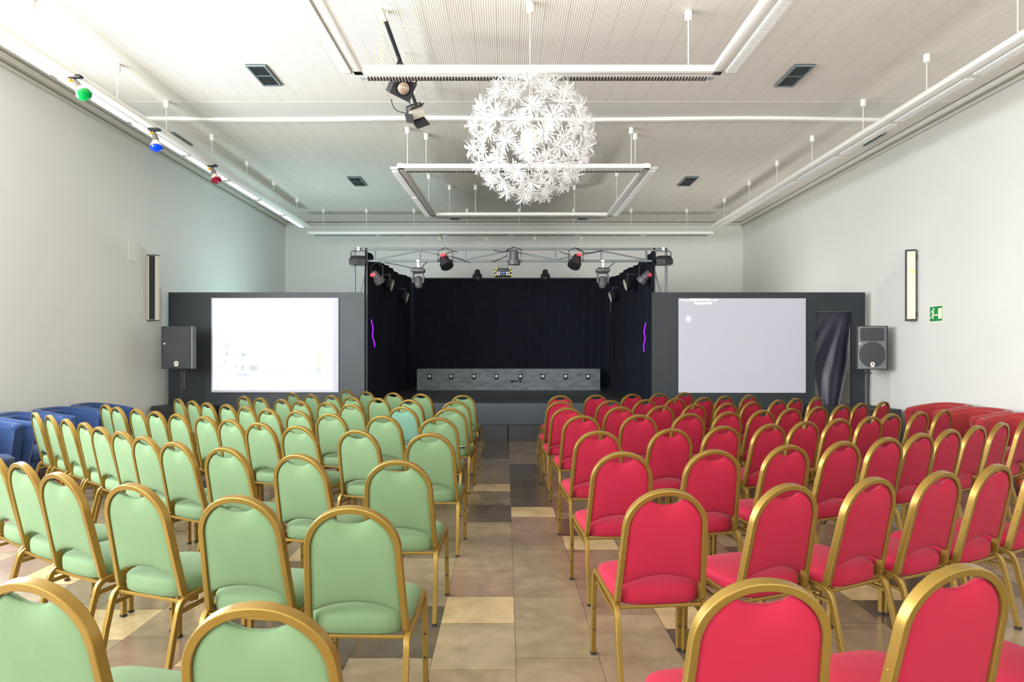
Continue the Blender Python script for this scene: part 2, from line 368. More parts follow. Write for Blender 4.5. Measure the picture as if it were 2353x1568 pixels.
def make_chair(label, m):
    t = thing('banquet_chair', label, 'chair')
    fixn(seat_mesh().build('seat', m, t, 50)); fixn(pad().build('backrest', m, t, 60))
    g = G(); g.sweep(frame_path(), rrect(.025, .036, .0035), A=(1, 0, 0))
    for s in (-1, 1):
        z = .63; g.lathe([(.005, 0), (.005, .002), (.002, .004)], (s * (.198 - .0105 + .012), back_y(z), z), (s, 0, 0), 8)
    fixn(g.build('back_frame', 'gold', t, 22))
    pr = rrect(.024, .026, .003)
    for s in (-1, 1):
        g = G(); g.sweep([(s * .209, -.280, .012), (s * .209, -.262, .10), (s * .209, -.236, .22), (s * .208, -.212, .315)] + [tuple(q) for q in bez((s * .208, -.205, .34), (s * .207, -.196, .385), (s * .207, -.150, .391), 5)], pr, A=(1, 0, 0))
        lg = fixn(g.build('leg', 'gold', t, 22)); G().box((s * .209, -.2815, .007), (.026, .030, .014)).build('foot_cap', 'rubber', lg, 0)
        g = G(); g.sweep([(s * .224, .207, .012), (s * .222, .204, .2), (s * .220, .199, .36)] + [tuple(q) for q in bez((s * .219, .197, .385), (s * .218, .194, .436), (s * .217, .150, .438), 5)], pr, A=(1, 0, 0))
        lg = fixn(g.build('leg', 'gold', t, 22)); G().box((s * .224, .207, .007), (.026, .030, .014)).build('foot_cap', 'rubber', lg, 0)
        g = G()
        for z in (.13, .24): g.lathe([(.006, 0), (.006, .004), (.003, .006)], (s * .223, .192, z), (0, -1, 0), 8)
        g.build('bumper', 'rubber', lg)
        g = G(); g.sweep([(s * .217, .155, .438), (s * .212, 0, .414), (s * .207, -.155, .391)], pr, A=(1, 0, 0))
        g.sweep([(s * .207, .19, .375), (s * .203, 0, .347), (s * .199, -.20, .33)], rrect(.014, .020, .003), A=(1, 0, 0))
        fixn(g.build('side_rail', 'gold', t, 22))
    g = G(); g.sweep([(-.2, -.178, .378), (.2, -.178, .378)], rrect(.016, .010, .002)); g.build('stretcher', 'gold', t)
    remember(t); return t
# apex of every chair back in the photograph, row by row from the camera, aisle seat first
GREEN = [
 [(587, 1385), (62, 1337), (-247, 1286)],
 [(805, 1165), (543, 1137), (300, 1111), (130, 1088), (45, 1062), (-20, 1043)],
 [(913, 1053.5), (684, 1045), (515, 1030), (395, 1017), (330, 1003), (278, 990), (236, 981), (195, 970), (150, 962), (112, 954), (79, 949)],
 [(987, 993), (819.5, 990), (679.5, 979.7), (592, 971.5), (531.5, 963.5), (472, 955.7), (413, 950.5), (359.7, 945), (314, 939.6), (273, 936), (241, 929.4)],
 [(1006, 958.4), (879, 955.7), (758, 952), (679.5, 943.8), (615.6, 939.4), (566.6, 934), (522, 928.8), (474.5, 925), (441, 920.7), (408, 916.6)],
 [(1033, 938), (924, 935.3), (802, 929.3), (747.5, 924), (697, 921.5), (649.6, 917), (598, 914.4), (559, 909.8)],
 [(1046.6, 921.7), (940.6, 918.5), (864.4, 914.4), (808.7, 912), (763.8, 908.4), (713.5, 906), (671, 902)],
 [(1063, 908), (966.4, 904.9), (902.5, 902), (840, 900), (795, 896)]]
RED = [
 [(1760, 1330), (2215, 1304), (2560, 1262)],
 [(1535, 1124), (1815, 1113), (2010, 1097), (2167, 1083), (2294, 1067), (2405, 1051)],
 [(1432, 1035.5), (1642, 1036.5), (1817, 1023), (1939, 1015), (2038, 1006), (2121.6, 994), (2178, 986), (2241, 978), (2301, 971), (2362, 962)],
 [(1376, 988.8), (1544, 986), (1669, 979), (1771, 975.3), (1855, 967.6), (1927, 961.7), (1988, 957), (2045, 950.5), (2103.7, 946.6), (2162.6, 943)],
 [(1337.8, 953.6), (1470, 953.6), (1590, 951), (1674.5, 946.7), (1752, 942.6), (1814, 938), (1873, 934.3), (1934.5, 930), (1975.5, 926), (2032, 923)],
 [(1304.6, 937), (1427, 934.5), (1519, 932.7), (1598, 928), (1672, 926.8), (1730.6, 922.8), (1790, 919), (1829.5, 914.5), (1878, 912)],
 [(1289, 922), (1404, 920), (1483, 918.7), (1557, 914.3), (1613, 913.3), (1667, 909), (1723, 907.7)],
 [(1288, 908.5), (1371, 907.4), (1457.7, 905), (1510, 903.4), (1573.7, 901.6)]]
def fit(xs, ys, deg):
    n_ = deg + 1; A = [[sum(x ** (i + j) for x in xs) for j in range(n_)] + [sum(y * x ** i for x, y in zip(xs, ys))] for i in range(n_)]
    for i in range(n_):
        p = A[i][i]
        for j in range(i, n_ + 1): A[i][j] /= p
        for r in range(n_):
            if r != i:
                q = A[r][i]
                for j in range(i, n_ + 1): A[r][j] -= q * A[i][j]
    return [A[i][n_] for i in range(n_)]
chairs = []
proto = {'green': make_chair('x', 'green'), 'red': make_chair('x', 'red')}; teal = make_chair('x', 'teal')
used = {'green': False, 'red': False}
HTOP = .930
for colr, rows in (('green', GREEN), ('red', RED)):
    sgn = -1 if colr == 'green' else 1
    for ri, row in enumerate(rows):
        dat = []
        for x, y in row:
            d = F * (CH - HTOP) / (y - CY); dat.append(((x - CX) * d / F, d))
        q = fit([a for a, _ in dat], [b2 for _, b2 in dat], 1 if len(dat) < 4 else 2)
        plan = []
        for i, (X, d) in enumerate(dat):
            df = sum(c * X ** k for k, c in enumerate(q)); sl = sum(k * c * X ** (k - 1) for k, c in enumerate(q) if k)
            dn = .35 * d + .65 * df; Xn = X * dn / d
            th = math.atan(-sl) * .92
            if i == 0: th *= .6
            if ri == 0: th = -sgn * (.06 + .22 * i)
            if sgn * th > 0: th = -sgn * .02
            cor = {('green', 1): (0, -10, -5, -2), ('red', 1): (0, 8, 9, 5, 4, 3)}.get((colr, ri), (0, -5, -5, -2) if colr == 'green' else (0, -5, 0, 2) if ri > 1 else ())
            if i < len(cor): th += -sgn * R(cor[i])
            if ri == 0 and colr == 'green': th = (.03, .24, .28)[i]
            if colr == 'red' and i == 0 and ri > 0: th = -.10
            if colr == 'green' and i == 0: th = .03 + .04 * (ri > 4)
            plan.append([Xn + .28 * sin(th), dn + .28 * cos(th), th])
        for _ in range(30):                               # neighbours stand shoulder to shoulder, never inside each other
            for a_, b_ in zip(plan, plan[1:]):
                dx_, dy_ = b_[0] - a_[0], b_[1] - a_[1]; L_ = sqrt(dx_ * dx_ + dy_ * dy_)
                if L_ < .468:
                    k_ = (.468 - L_) / L_ / 2; a_[0] -= dx_ * k_ * .6; a_[1] -= dy_ * k_ * .6; b_[0] += dx_ * k_; b_[1] += dy_ * k_
        for i, (lx, ly, th) in enumerate(plan):
            loc = (lx, ly, 0)
            seat = 'aisle seat' if i == 0 else ORD[i + 1] + ' seat from the aisle'
            rown = 'front row by the stage' if ri == 7 else ORD[8 - ri] + ' row from the stage'
            lab = 'gold-framed %s banquet chair, %s, %s' % (colr, seat, rown)
            if colr == 'green' and ri == 5 and i == 1:
                o = teal; o.location = loc; o.rotation_euler = (0, 0, -th); o['label'] = 'gold-framed banquet chair with bluer green cover than its neighbours, third row from the stage'; o['group'] = 'green banquet chairs in rows'
                continue
            if colr == 'green' and ri == 5 and i == 0: lab = 'gold-framed green banquet chair with white paper on its seat, beside the aisle'; paper_at = (loc, th)
            grp = '%s banquet chairs in rows' % colr
            if not used[colr]:
                o = proto[colr]; o.location = loc; o.rotation_euler = (0, 0, -th); o['label'] = lab; o['group'] = grp; used[colr] = True
            else: o = dup(proto[colr], loc, -th, lab, grp, skip=('bumper',) if ri > 4 else ())
            chairs.append((colr, ri, i, loc, th))
(pl, pth) = paper_at
g = G(); g.sweep([(pl[0] + .0, pl[1] - .10, .4935), (pl[0] + .08, pl[1] - .12, .495), (pl[0] + .15, pl[1] - .13, .502)], rrect(.002, .16, .0008), A=(0, 0, 1))
tag(g.build('paper_sheet', 'paper'), 'white folded paper sheet lying on a green chair seat beside the aisle', 'paper')
# ================================================================ TUB ARMCHAIRS
def make_tub(label, m):
    t = thing('tub_armchair', label, 'armchair')
    pts = []
    for i in range(25):
        a = pi * i / 24; x = -.02 - .29 * sin(a) ** .8; y = -.30 * math.copysign(abs(cos(a)) ** .7, cos(a)); pts.append((x, y))
    path = [(.235, -.275), (.18, -.300), (.08, -.308)] + pts + [(.08, .308), (.18, .300), (.235, .275)]
    zf = lambda x: .50 + .025 - .075 * max(0, (x + .30) / .54) ** 1.3
    full = [(x, y, zf(x)) for x, y in path]
    g = G(); g.sweep(full, rrect(.58, .095, .03), A=(0, 0, 1)); fixn(g.build('shell', m, t, 50))
    g = G(); rim = [(x, y, z + .275) for x, y, z in full]; g.sweep(rim, circ(.052, 12), A=(0, 0, 1)); g.ball(rim[0], .0525, 14); g.ball(rim[-1], .0525, 14); fixn(g.build('rim', m, t, 50))
    g = G(); g.box((.03, 0, .38), (.46, .50, .16), bev=.05); g.build('seat_cushion', m, t, 50)
    g = G(); g.box((.0, 0, .26), (.46, .54, .12), bev=.02); g.build('base', m, t)
    for x in (-.22, .20):
        for y in (-.24, .24):
            g = G(); g.sweep([(x, y, .215), (x * 1.08, y * 1.04, 0)], rrect(.05, .05, .008)); g.build('leg', 'wood', t)
    remember(t); return t
tb = make_tub('', 'blue'); tr_ = make_tub('', 'redf')
BL = [(-5.50, 9.3, 'blue tub armchair against the wall, closest to the stage'), (-5.48, 8.55, 'blue tub armchair against the wall, second from the stage'),
      (-5.48, 7.80, 'blue tub armchair against the wall, third from the stage'), (-5.48, 7.05, 'blue tub armchair against the wall, fourth from the stage')]
for i, (x, y, lb) in enumerate(BL):
    if i == 0: tb.location = (x, y, 0); tb['label'] = lb; tb['group'] = 'blue tub armchairs along the wall'; tb.rotation_euler = (0, 0, R(4))
    else: dup(tb, (x, y, 0), R((4, -3, 2, 5)[i]), lb, 'blue tub armchairs along the wall')
RL = [(5.90, 9.3, 'red tub armchair against the wall, closest to the stage'), (5.80, 8.45, 'red tub armchair against the wall, second from the stage'), (5.74, 7.62, 'red tub armchair against the wall, third from the stage')]
for i, (x, y, lb) in enumerate(RL):
    if i == 0: tr_.location = (x, y, 0); tr_['label'] = lb; tr_['group'] = 'red tub armchairs along the wall'; tr_.rotation_euler = (0, 0, R(184))
    else: dup(tr_, (x, y, 0), R((184, 186, 188)[i]), lb, 'red tub armchairs along the wall')
# ================================================================ STAGE
PD = 12.0
g = G(); g.box((0.04, (12.15 + YB - .3) / 2, .322), (9.0, YB - .3 - 12.15, .644)); fixn(g.build('stage_platform', 'stage', smooth=0))
st = bpy.data.objects['stage_platform']; tag(st, 'low black painted stage platform at the end of the aisle', 'stage')
g = G(); g.box((.04, 12.14, .322), (5.0, .02, .643)); g.build('riser_board', 'riser', st, 0)
g = G(); g.box((-1.23, 12.0, .136), (2.50, .27, .272)); g.box((1.29, 12.0, .136), (2.50, .27, .272)); tag(g.build('stage_step', 'stage', smooth=0), 'black wooden step in front of the stage platform', 'step')
# bench on the stage
bd = 16.5; xa, xb = (958 - CX) * bd / F, (1379 - CX) * bd / F; ztop = P(0, 848, bd).z; zb = .644
g = G(); g.box(((xa + xb) / 2, bd + .3, (ztop + zb) / 2), (xb - xa, .6, ztop - zb)); bench = g.build('stage_bench', 'concrete', smooth=0)
tag(bench, 'long worn grey painted block at the back of the stage', 'bench')
def petals(c, r, g, th=.004):
    for k in range(5):
        a = pi / 2 + 2 * pi * k / 5; d = Vector((cos(a), 0, sin(a) * .8)); n_ = Vector((-sin(a), 0, cos(a) * .8))
        poly = [Vector(c) + d * (r * (.5 + .5 * cos(q))) + n_ * (r * .36 * sin(q)) for q in [2 * pi * i / 10 for i in range(10)]]
        g.rings([[tuple(p) for p in poly], [tuple(p + Vector((0, -th, 0))) for p in poly]])
ex = [987, 1037, 1089, 1141, 1196, 1247, 1299.5, 1351]
for k, x in enumerate(ex):
    c = P(x, 866, bd - .004); g = G(); g.box(c + Vector((0, -.002, 0)), (.105, .012, .128)); o = g.build('emblem_card', 'dark', smooth=0)
    tag(o, 'black card with white flower emblem on the stage block, %s from the blue chairs side' % ORD[k + 1], 'card', 'emblem cards on the stage block')
    g = G(); petals(c + Vector((0, -.009, .016)), .042, g); g.box(c + Vector((0, -.010, -.024)), (.085, .003, .004)); g.build('emblem', 'paper', o, 0)
c = P(1186, 876.5, bd - .004); o = G().box(c, (.265, .012, .042)).build('name_plate', 'dark', smooth=0); tag(o, 'narrow black strip plate with small pale marks on the stage block', 'plate')
g = G(); g.box(c + Vector((-.062, -.008, 0)), (.008, .004, .036)); g.box(c + Vector((-.022, -.008, -.002)), (.016, .004, .018)); g.box(c + Vector((.002, -.008, .004)), (.012, .004, .012)); g.box(c + Vector((.05, -.008, -.003)), (.07, .004, .016)); g.build('lettering', 'greyp', o, 0)
# drapes
def drape(name, pA, pB, ztA, ztB, zb, folds, amp, lab, sag=0, m='drape', nx=90, nz=14, steps=None):
    g = G(); pA, pB = Vector((*pA, 0)), Vector((*pB, 0)); t = (pB - pA).normalized(); nn = Vector((-t.y, t.x, 0)); vs = []
    for i in range(nx + 1):
        u = i / nx; zt = ztA + (ztB - ztA) * u + (steps(u) if steps else 0) - sag * abs(sin(pi * u * 3))
        for j in range(nz + 1):
            v = j / nz; z = zb + (zt - zb) * v; a = amp * (sin(u * folds * 2 * pi + .6 * sin(v * 3 + u * 9)) + .35 * sin(u * folds * 4.7 * pi + 1.3)) * (.5 + .5 * (1 - v))
            vs.append(pA + (pB - pA) * u + nn * a + Vector((0, 0, z)))
    n1 = nz + 1; fs = [(i * n1 + j, (i + 1) * n1 + j, (i + 1) * n1 + j + 1, i * n1 + j + 1) for i in range(nx) for j in range(nz)]
    N = len(vs); vs2 = [q + nn * .012 for q in vs]; fs += [tuple(N + k for k in q[::-1]) for q in fs]
    rim = [i * n1 for i in range(nx)] + [nx * n1 + j for j in range(nz)] + [i * n1 + nz for i in range(nx, 0, -1)] + [j for j in range(nz, 0, -1)]
    fs += [(b2, a, N + a, N + b2) for a, b2 in zip(rim, rim[1:] + rim[:1])]
    g.add(vs + vs2, fs); o = g.build(name, m, smooth=60); return tag(o, lab, 'curtain')
zt = P(0, 638, 17.1).z
drape('backdrop_curtain', (-2.42, 17.15), (2.62, 17.15), zt, zt, .65, 26, .022, 'black backdrop curtain hanging across the back of the stage')
sc = lambda u: .02 * cos(u * 14) - .05 * sin(pi * u)
drape('side_curtain', (-2.55, 12.45), (-2.40, 17.0), 3.40, zt - .02, .65, 9, .05, 'black side curtain of the stage on the green chairs side', steps=sc)
drape('side_curtain', (2.58, 17.0), (2.70, 12.45), zt - .02, 3.40, .65, 9, .05, 'black side curtain of the stage on the red chairs side', steps=sc)
# purple glowing tubes and pale slots
for xs, lab in ((((853, 735), (857, 755), (856, 772), (860, 788), (861, 798)), 'green'), (((1484, 742), (1480, 762), (1482, 778), (1479, 794), (1480, 808)), 'red')):
    g = G(); pts = [P(x, y, 12.6) + Vector((0, 0, 0)) for x, y in xs]; sm = []
    for k_ in range(29):
        u_ = k_ / 28 * (len(pts) - 1); i_ = min(len(pts) - 2, int(u_)); f_ = u_ - i_; P0, P1, P2, P3 = pts[max(0, i_ - 1)], pts[i_], pts[i_ + 1], pts[min(len(pts) - 1, i_ + 2)]
        sm.append(.5 * (2 * P1 + (P2 - P0) * f_ + (2 * P0 - 5 * P1 + 4 * P2 - P3) * f_ ** 2 + (3 * P1 - P0 - 3 * P2 + P3) * f_ ** 3))
    g.tube(sm, .009, 6); tag(g.build('neon_strip', 'purple'), 'thin wavy purple glowing light strip by the %s side stage curtain' % lab, 'light strip')
# ---------------------------------------------------------------- screen panels
def panel(xa, xb, lab, opening=None):
    X1, X2 = (xa - CX) * PD / F, (xb - CX) * PD / F; zt = P(0, 672, PD).z
    t = thing('screen_wall', lab, 'partition', ((X1 + X2) / 2, PD + .03, 0)); ox = -(X1 + X2) / 2
    segs = [(X1, X2, 0, zt)]
    if opening: a, b2, zo = opening; segs = [(X1, a, 0, zt), (a, b2, zo, zt), (b2, X2, 0, zt)]
    g = G()
    for a, b2, z_, z2 in segs: g.box(((a + b2) / 2 + ox, 0, (z_ + z2) / 2), (b2 - a, .06, z2 - z_))
    g.build('board', 'black', t, 0)
    return t, ox, X1, X2
t, ox, X1, X2 = panel(387, 838, 'wide black painted partition carrying the bright projected picture')
X1l = X1
g = G(); xs = (778 - CX) * PD / F; g.box(((xs + X2) / 2 + ox, -.036, 1.30), (X2 - xs - .004, .012, 2.6)); g.build('board_sheet', mat('worn_panel', (50, 54, 60), .5, var=.35, scale=2.5, stretch=(1, 1, 4)), t, 0)
t2, ox2, X1, X2 = panel(1498, 1988, 'wide dark grey partition with the plain screen and a curtained doorway', (5.43, 6.075, P(0, 716, PD).z))
def screen(xa, ya, xb, yb, m, lab):
    a, b2 = P(xa, ya, PD - .03), P(xb, yb, PD - .03); c = (a + b2) / 2
    t = thing('projection_screen', lab, 'screen', (c.x, c.y, b2.z))
    w_, h = b2.x - a.x, a.z - b2.z; g = G(); g.box((0, 0, h / 2), (w_, .02, h)); g.build('screen_surface', m, t, 0)
    return t, w_, h
sl, w_, h = screen(486, 685, 778, 902, 'screen', 'white screen showing a bright washed-out projected picture')
# projected picture: emissive, pale ghost shapes
m, n, l, b = nt('projected_picture'); tc = n.new('ShaderNodeTexCoord'); sp = n.new('ShaderNodeSeparateXYZ'); l.new(tc.outputs['Generated'], sp.inputs[0]); U, V_ = sp.outputs[0], sp.outputs[2]
def rect(u0, u1, v0, v1):
    return fn('MULTIPLY', fn('MULTIPLY', fn('GREATER_THAN', U, u0), fn('LESS_THAN', U, u1)), fn('MULTIPLY', fn('GREATER_THAN', V_, v0), fn('LESS_THAN', V_, v1)))
def ell(cu, cv, ru, rv):
    a = fn('DIVIDE', fn('SUBTRACT', U, cu), ru); b2 = fn('DIVIDE', fn('SUBTRACT', V_, cv), rv); s_ = fn('ADD', fn('MULTIPLY', a, a), fn('MULTIPLY', b2, b2))
    mr = n.new('ShaderNodeMapRange'); l.new(s_, mr.inputs[0]); mr.inputs[1].default_value = .7; mr.inputs[2].default_value = 1.2; mr.inputs[3].default_value = 1; mr.inputs[4].default_value = 0; return mr.outputs[0]
cur = None
def layer(mask, rgb, k=1.0, first=[None]):
    global cur
    q = n.new('ShaderNodeMix'); q.data_type = 'RGBA'
    if cur is None: q.inputs[6].default_value = (1.25, 1.3, 1.3, 1)
    else: l.new(cur, q.inputs[6])
    q.inputs[7].default_value = (*lin(rgb), 1); l.new(fn('MULTIPLY', mask, k), q.inputs[0]); cur = q.outputs[2]
nz = n.new('ShaderNodeTexNoise'); nz.inputs['Scale'].default_value = 22; nz.inputs['Detail'].default_value = 5; l.new(tc.outputs['Generated'], nz.inputs['Vector'])
sp1 = fn('GREATER_THAN', nz.outputs['Fac'], .58)
nb = n.new('ShaderNodeTexNoise'); nb.inputs['Scale'].default_value = 4; l.new(tc.outputs['Generated'], nb.inputs['Vector'])
nbm = n.new('ShaderNodeMapRange'); l.new(nb.outputs['Fac'], nbm.inputs[0]); nbm.inputs[1].default_value = .45; nbm.inputs[2].default_value = .7
layer(rect(0, 1, 0, .17), (236, 245, 255), .8); layer(ell(.12, .76, .10, .10), (236, 246, 244), .7); layer(ell(.14, .62, .08, .22), (255, 251, 247), .6)
layer(fn('MULTIPLY', rect(.03, .29, .18, .52), sp1), (165, 180, 190), .75); layer(rect(0, .10, .18, .28), (222, 240, 190), .6)
layer(ell(.50, .82, .06, .08), (255, 236, 220), .7); layer(ell(.25, .24, .07, .11), (205, 210, 240), .7); layer(rect(.31, .37, .21, .27), (196, 202, 210), .9)
layer(ell(.66, .5, .09, .22), (236, 250, 232), .6); layer(ell(.64, .3, .07, .16), (218, 228, 250), .5); layer(rect(.86, .90, .2, .42), (255, 226, 186), .8)
layer(fn('MULTIPLY', rect(.78, 1, .18, .7), sp1), (214, 228, 216), .6); layer(rect(.80, .90, .17, .24), (196, 212, 206), .7); layer(ell(.97, .25, .05, .2), (226, 232, 252), .7)
layer(nbm.outputs[0], (244, 250, 252), .35); layer(rect(.0, .62, .165, .178), (190, 205, 215), .6); layer(rect(.302, .306, .17, .45), (255, 255, 255), 1)
em = n.new('ShaderNodeEmission'); l.new(cur, em.inputs[0]); em.inputs[1].default_value = 1.05; l.new(em.outputs[0], n['Material Output'].inputs[0])
a, b2 = P(489, 687, PD - .045), P(765, 897, PD - .045); g = G(); c0 = sl.location
pc = (a + b2) / 2 - c0; g.box((pc.x, -.013, pc.z), (b2.x - a.x, .006, a.z - b2.z)); g.build('projected_image', m, sl, 0)
sr, w_, h = screen(1559, 686, 1851, 903, 'screen_r', 'plain pale lilac screen with white projected lettering at its top edge')
def on_r(x, y, off=.012): q = P(x, y, PD - .03 - off) - sr.location; return Vector((q.x, -off, q.z))
g = G(); k = PD / F
g.tube([on_r(1565.5, 686.5), on_r(1565.5, 689.5), on_r(1567, 690.8), on_r(1646, 690.8), on_r(1647.5, 689.5), on_r(1647.5, 686.5)], .0045, 5)
xx = 1586
for wd in (4, 3.5, 3.6, 3.8, 1.6): pass
for i, wd in enumerate([3, 3, 3.2, 3, 3, -1.6, 3, 3, 3, 3.2, 3, 3, 3, 3]):
    if wd < 0: xx += 1.6; continue
    p = on_r(xx + wd / 2, 688.6); g.box(p, ((wd - .45) * k, .003, 3.2 * k)); xx += wd + .3
g.build('projected_frame', 'wtext', sr, 0)
fc = bpy.data.curves.new('projected_lettering', 'FONT'); fc.body = 'Componente'; fc.size = 7.4 * k; fc.align_x = 'CENTER'; fc.extrude = .001; fc.offset = .0025
fo = bpy.data.objects.new('projected_lettering', fc); COL.objects.link(fo); fo.parent = sr; fo.location = on_r(1615.5, 699.2); fo.rotation_euler = (R(90), 0, 0); fc.materials.append(M['wtext'])
bpy.context.view_layer.update(); fm = bpy.data.meshes.new_from_object(fo.evaluated_get(bpy.context.evaluated_depsgraph_get()))
fl = fo.location.copy(); bpy.data.objects.remove(fo); bpy.data.curves.remove(fc)
fo = bpy.data.objects.new('projected_lettering', fm); COL.objects.link(fo); fo.parent = sr; fo.location = fl; fo.rotation_euler = (R(90), 0, 0)
# hotspot of the projector beam on the screen: emission fading to the surface colour
m, n, l, b = nt('projector_beam_spot'); tc = n.new('ShaderNodeTexCoord'); mp = n.new('ShaderNodeMapping'); l.new(tc.outputs['Generated'], mp.inputs[0]); mp.inputs['Location'].default_value = (-.5, 0, -.5); mp.inputs['Scale'].default_value = (1, 0, 1)
vl = n.new('ShaderNodeVectorMath'); vl.operation = 'LENGTH'; l.new(mp.outputs[0], vl.inputs[0]); rpn = n.new('ShaderNodeMapRange'); l.new(vl.outputs['Value'], rpn.inputs[0]); rpn.inputs[1].default_value = 0; rpn.inputs[2].default_value = .5; rpn.inputs[3].default_value = 1; rpn.inputs[4].default_value = 0
b.inputs['Base Color'].default_value = (*lin((176, 175, 186)), 1); b.inputs['Roughness'].default_value = .8; b.inputs['Emission Color'].default_value = (*lin((225, 222, 240)), 1)
l.new(fn('ADD', fn('MULTIPLY', fn('POWER', rpn.outputs[0], 6), 1.4), .10), b.inputs['Emission Strength'])
g = G(); c = on_r(1582, 733, .0125); g.prism([(.14 * cos(a) , .17 * sin(a)) for a in [2 * pi * i / 24 for i in range(24)]], c, (1, 0, 0), (0, 0, 1), (0, .003, 0)); g.build('beam_spot', m, sr, 0)
# doorway curtain
g = G(); vs = []; nx, nz = 40, 26; ztp = P(0, 716, PD).z
for i in range(nx + 1):
    u = i / nx
    for j in range(nz + 1):
        v = j / nz; y = 716 + (1040 - 716) * v
        xl = 1872 + max(0, v - .55) * 70; xr = 1958 - 6 * min(1, v * 3) - 62 * max(0, v - .45) ** 1.25
        X = P(xl + (xr - xl) * u, 0, PD + .09).x; z = ztp - (ztp - .30) * v
        wv = (1 - u) / (v + .22); dep = (.032 * sin(wv * 6.5 + 1) + .014 * sin(wv * 15)) * min(1, v * 2.2) + .03 * u * u
        vs.append((X, PD + .10 + dep, z))
n1 = nz + 1; fs = [(i * n1 + j, i * n1 + j + 1, (i + 1) * n1 + j + 1, (i + 1) * n1 + j) for i in range(nx) for j in range(nz)]
N = len(vs); vs += [(x, y + .008, z) for x, y, z in vs]; fs += [tuple(N + k2 for k2 in q[::-1]) for q in fs]; g.add(vs, fs)
tag(g.build('doorway_curtain', 'satin', smooth=70), 'black satin curtain gathered in the doorway of the dark partition', 'curtain')
# podium blocks and speakers
g = G(); g.box((-5.50, 11.67, .322), (.90, .46, .644)); tag(g.build('podium_block', 'stage', smooth=0), 'black podium block under the loudspeaker by the blue armchairs', 'podium')
g = G(); g.box((5.75, 11.35, .322), (1.0, 1.1, .644)); tag(g.build('podium_block', 'stage', smooth=0), 'black podium block under the loudspeaker by the red armchairs', 'podium')
def speaker(x0, y0, x1, y1, d, rz, lab, lab2, body, side, px):
    a, b2 = P(x0, y0, d), P(x1, y1, d); c = (a + b2) / 2; w_, h = b2.x - a.x, a.z - b2.z
    t = thing('loudspeaker', lab, 'speaker', (c.x, d + .19, b2.z), rz)
    g = G(); pr = [(-w_ / 2, -.17), (w_ / 2, -.17), (w_ / 2, 0), (w_ / 2 - .12, .20), (-w_ / 2 + .12, .20), (-w_ / 2, 0)]
    g.rings([[(x, y, 0) for x, y in pr], [(x, y, h) for x, y in pr]]); g.build('cabinet', 'plastic', t, 20)
    g = G(); g.box((0, -.178, h / 2), (w_ * .92, .016, h * .97), bev=.006); fr = g.build('front_baffle', body, t)
    g = G(); pr2 = rrect(w_ * .76, h * .30, .03); g.prism(pr2, (0, -.187, h * .80), (1, 0, 0), (0, 0, 1), (0, -.004, 0)); g.build('horn_grille', 'grille', fr)
    g = G(); g.lathe([(w_ * .42, 0), (w_ * .42, .006), (w_ * .40, .009)], (0, -.186, h * .345), (0, -1, 0), 40); g.build('woofer_grille', 'grille', fr)
    g = G(); g.lathe([(.036, 0), (.036, .004), (.024, .004), (.024, .001), (.018, .001), (.018, .005)], (0, -.196, .092), (0, -1, 0), 20); g.box((0, -.198, .050), (.058, .005, .014)); bg = g.build('badge', 'white', fr)
    G().lathe([(.017, 0), (.010, .002)], (0, -.2015, .092), (0, -1, 0), 14).build('badge_centre', 'greyp', fr)
    g = G(); g.ball((-w_ * .40, -.188, h * .59), .010, 8); g.build('indicator_light', 'ledp', fr)
    for s in (-1, 1):
        g = G(); g.box((s * (w_ / 2 - .006), -.165, h / 2), (.022, .03, h), bev=.005); g.build('side_handle', side if s == 1 else 'plastic', t)
    zb = .644; s = thing('speaker_stand', lab2, 'stand', (c.x + px, d + .16, zb)); H = b2.z - zb
    g = G(); g.cyl((0, 0, .02), (0, 0, H), .020); g.build('pole', 'plastic', s)
    g = G(); g.cyl((.035, .01, .3), (.035, .01, H - .02), .006, 6); g.build('cable', 'alu', s)
    g = G(); g.lathe([(.034, 0), (.034, .05), (.026, .06)], (0, 0, H - .09), (0, 0, 1)); g.cyl((0, 0, H - .06), (.06, -.03, H - .06), .008); g.build('clamp', 'plastic', s)
    g = G(); g.lathe([(.20, 0), (.20, .012), (.03, .02), (.022, .05)], (0, 0, 0), (0, 0, 1)); g.build('base_plate', 'plastic', s)
speaker(370, 750, 438, 848, 11.2, R(3), 'black loudspeaker with dark grille on a pole by the bright picture', 'thin pole stand carrying the loudspeaker beside the bright picture', 'grille', 'alu', .02)
speaker(1971, 749, 2041, 850, 11.2, R(-3), 'grey-fronted loudspeaker on a pole beside the curtained doorway', 'thin black pole stand carrying the grey-fronted loudspeaker', mat('grey_baffle', (112, 118, 118), .5), 'plastic', .0)
# ---------------------------------------------------------------- truss
TD = 12.55
def TP(x, y, d=TD): return P(x, y, d)
tz1, tz2 = TP(0, 572.5).z, TP(0, 600).z
t = thing('stage_truss', 'grey metal goalpost truss spanning the stage opening', 'truss', (0, TD, .644))
def rel(v): return v - Vector((0, TD, .644))
pr = rrect(.042, .042, .005); xs = [861, 965, 1069, 1171, 1276.5, 1381, 1485]
g = G(); g.sweep([rel(TP(816, 572.5)), rel(TP(1531, 572.5))], pr); g.sweep([rel(TP(845, 600)), rel(TP(1503, 600))], pr)
for x in xs: g.sweep([rel(TP(x, 575)), rel(TP(x, 598))], rrect(.036, .036, .004))
for i in range(6):
    ya, yb_ = (597, 577) if i % 2 == 0 else (577, 597); g.sweep([rel(TP(xs[i] + 2, ya)), rel(TP(xs[i + 1] - 2, yb_))], rrect(.026, .026, .004))
g.build('beam', 'alu', t)
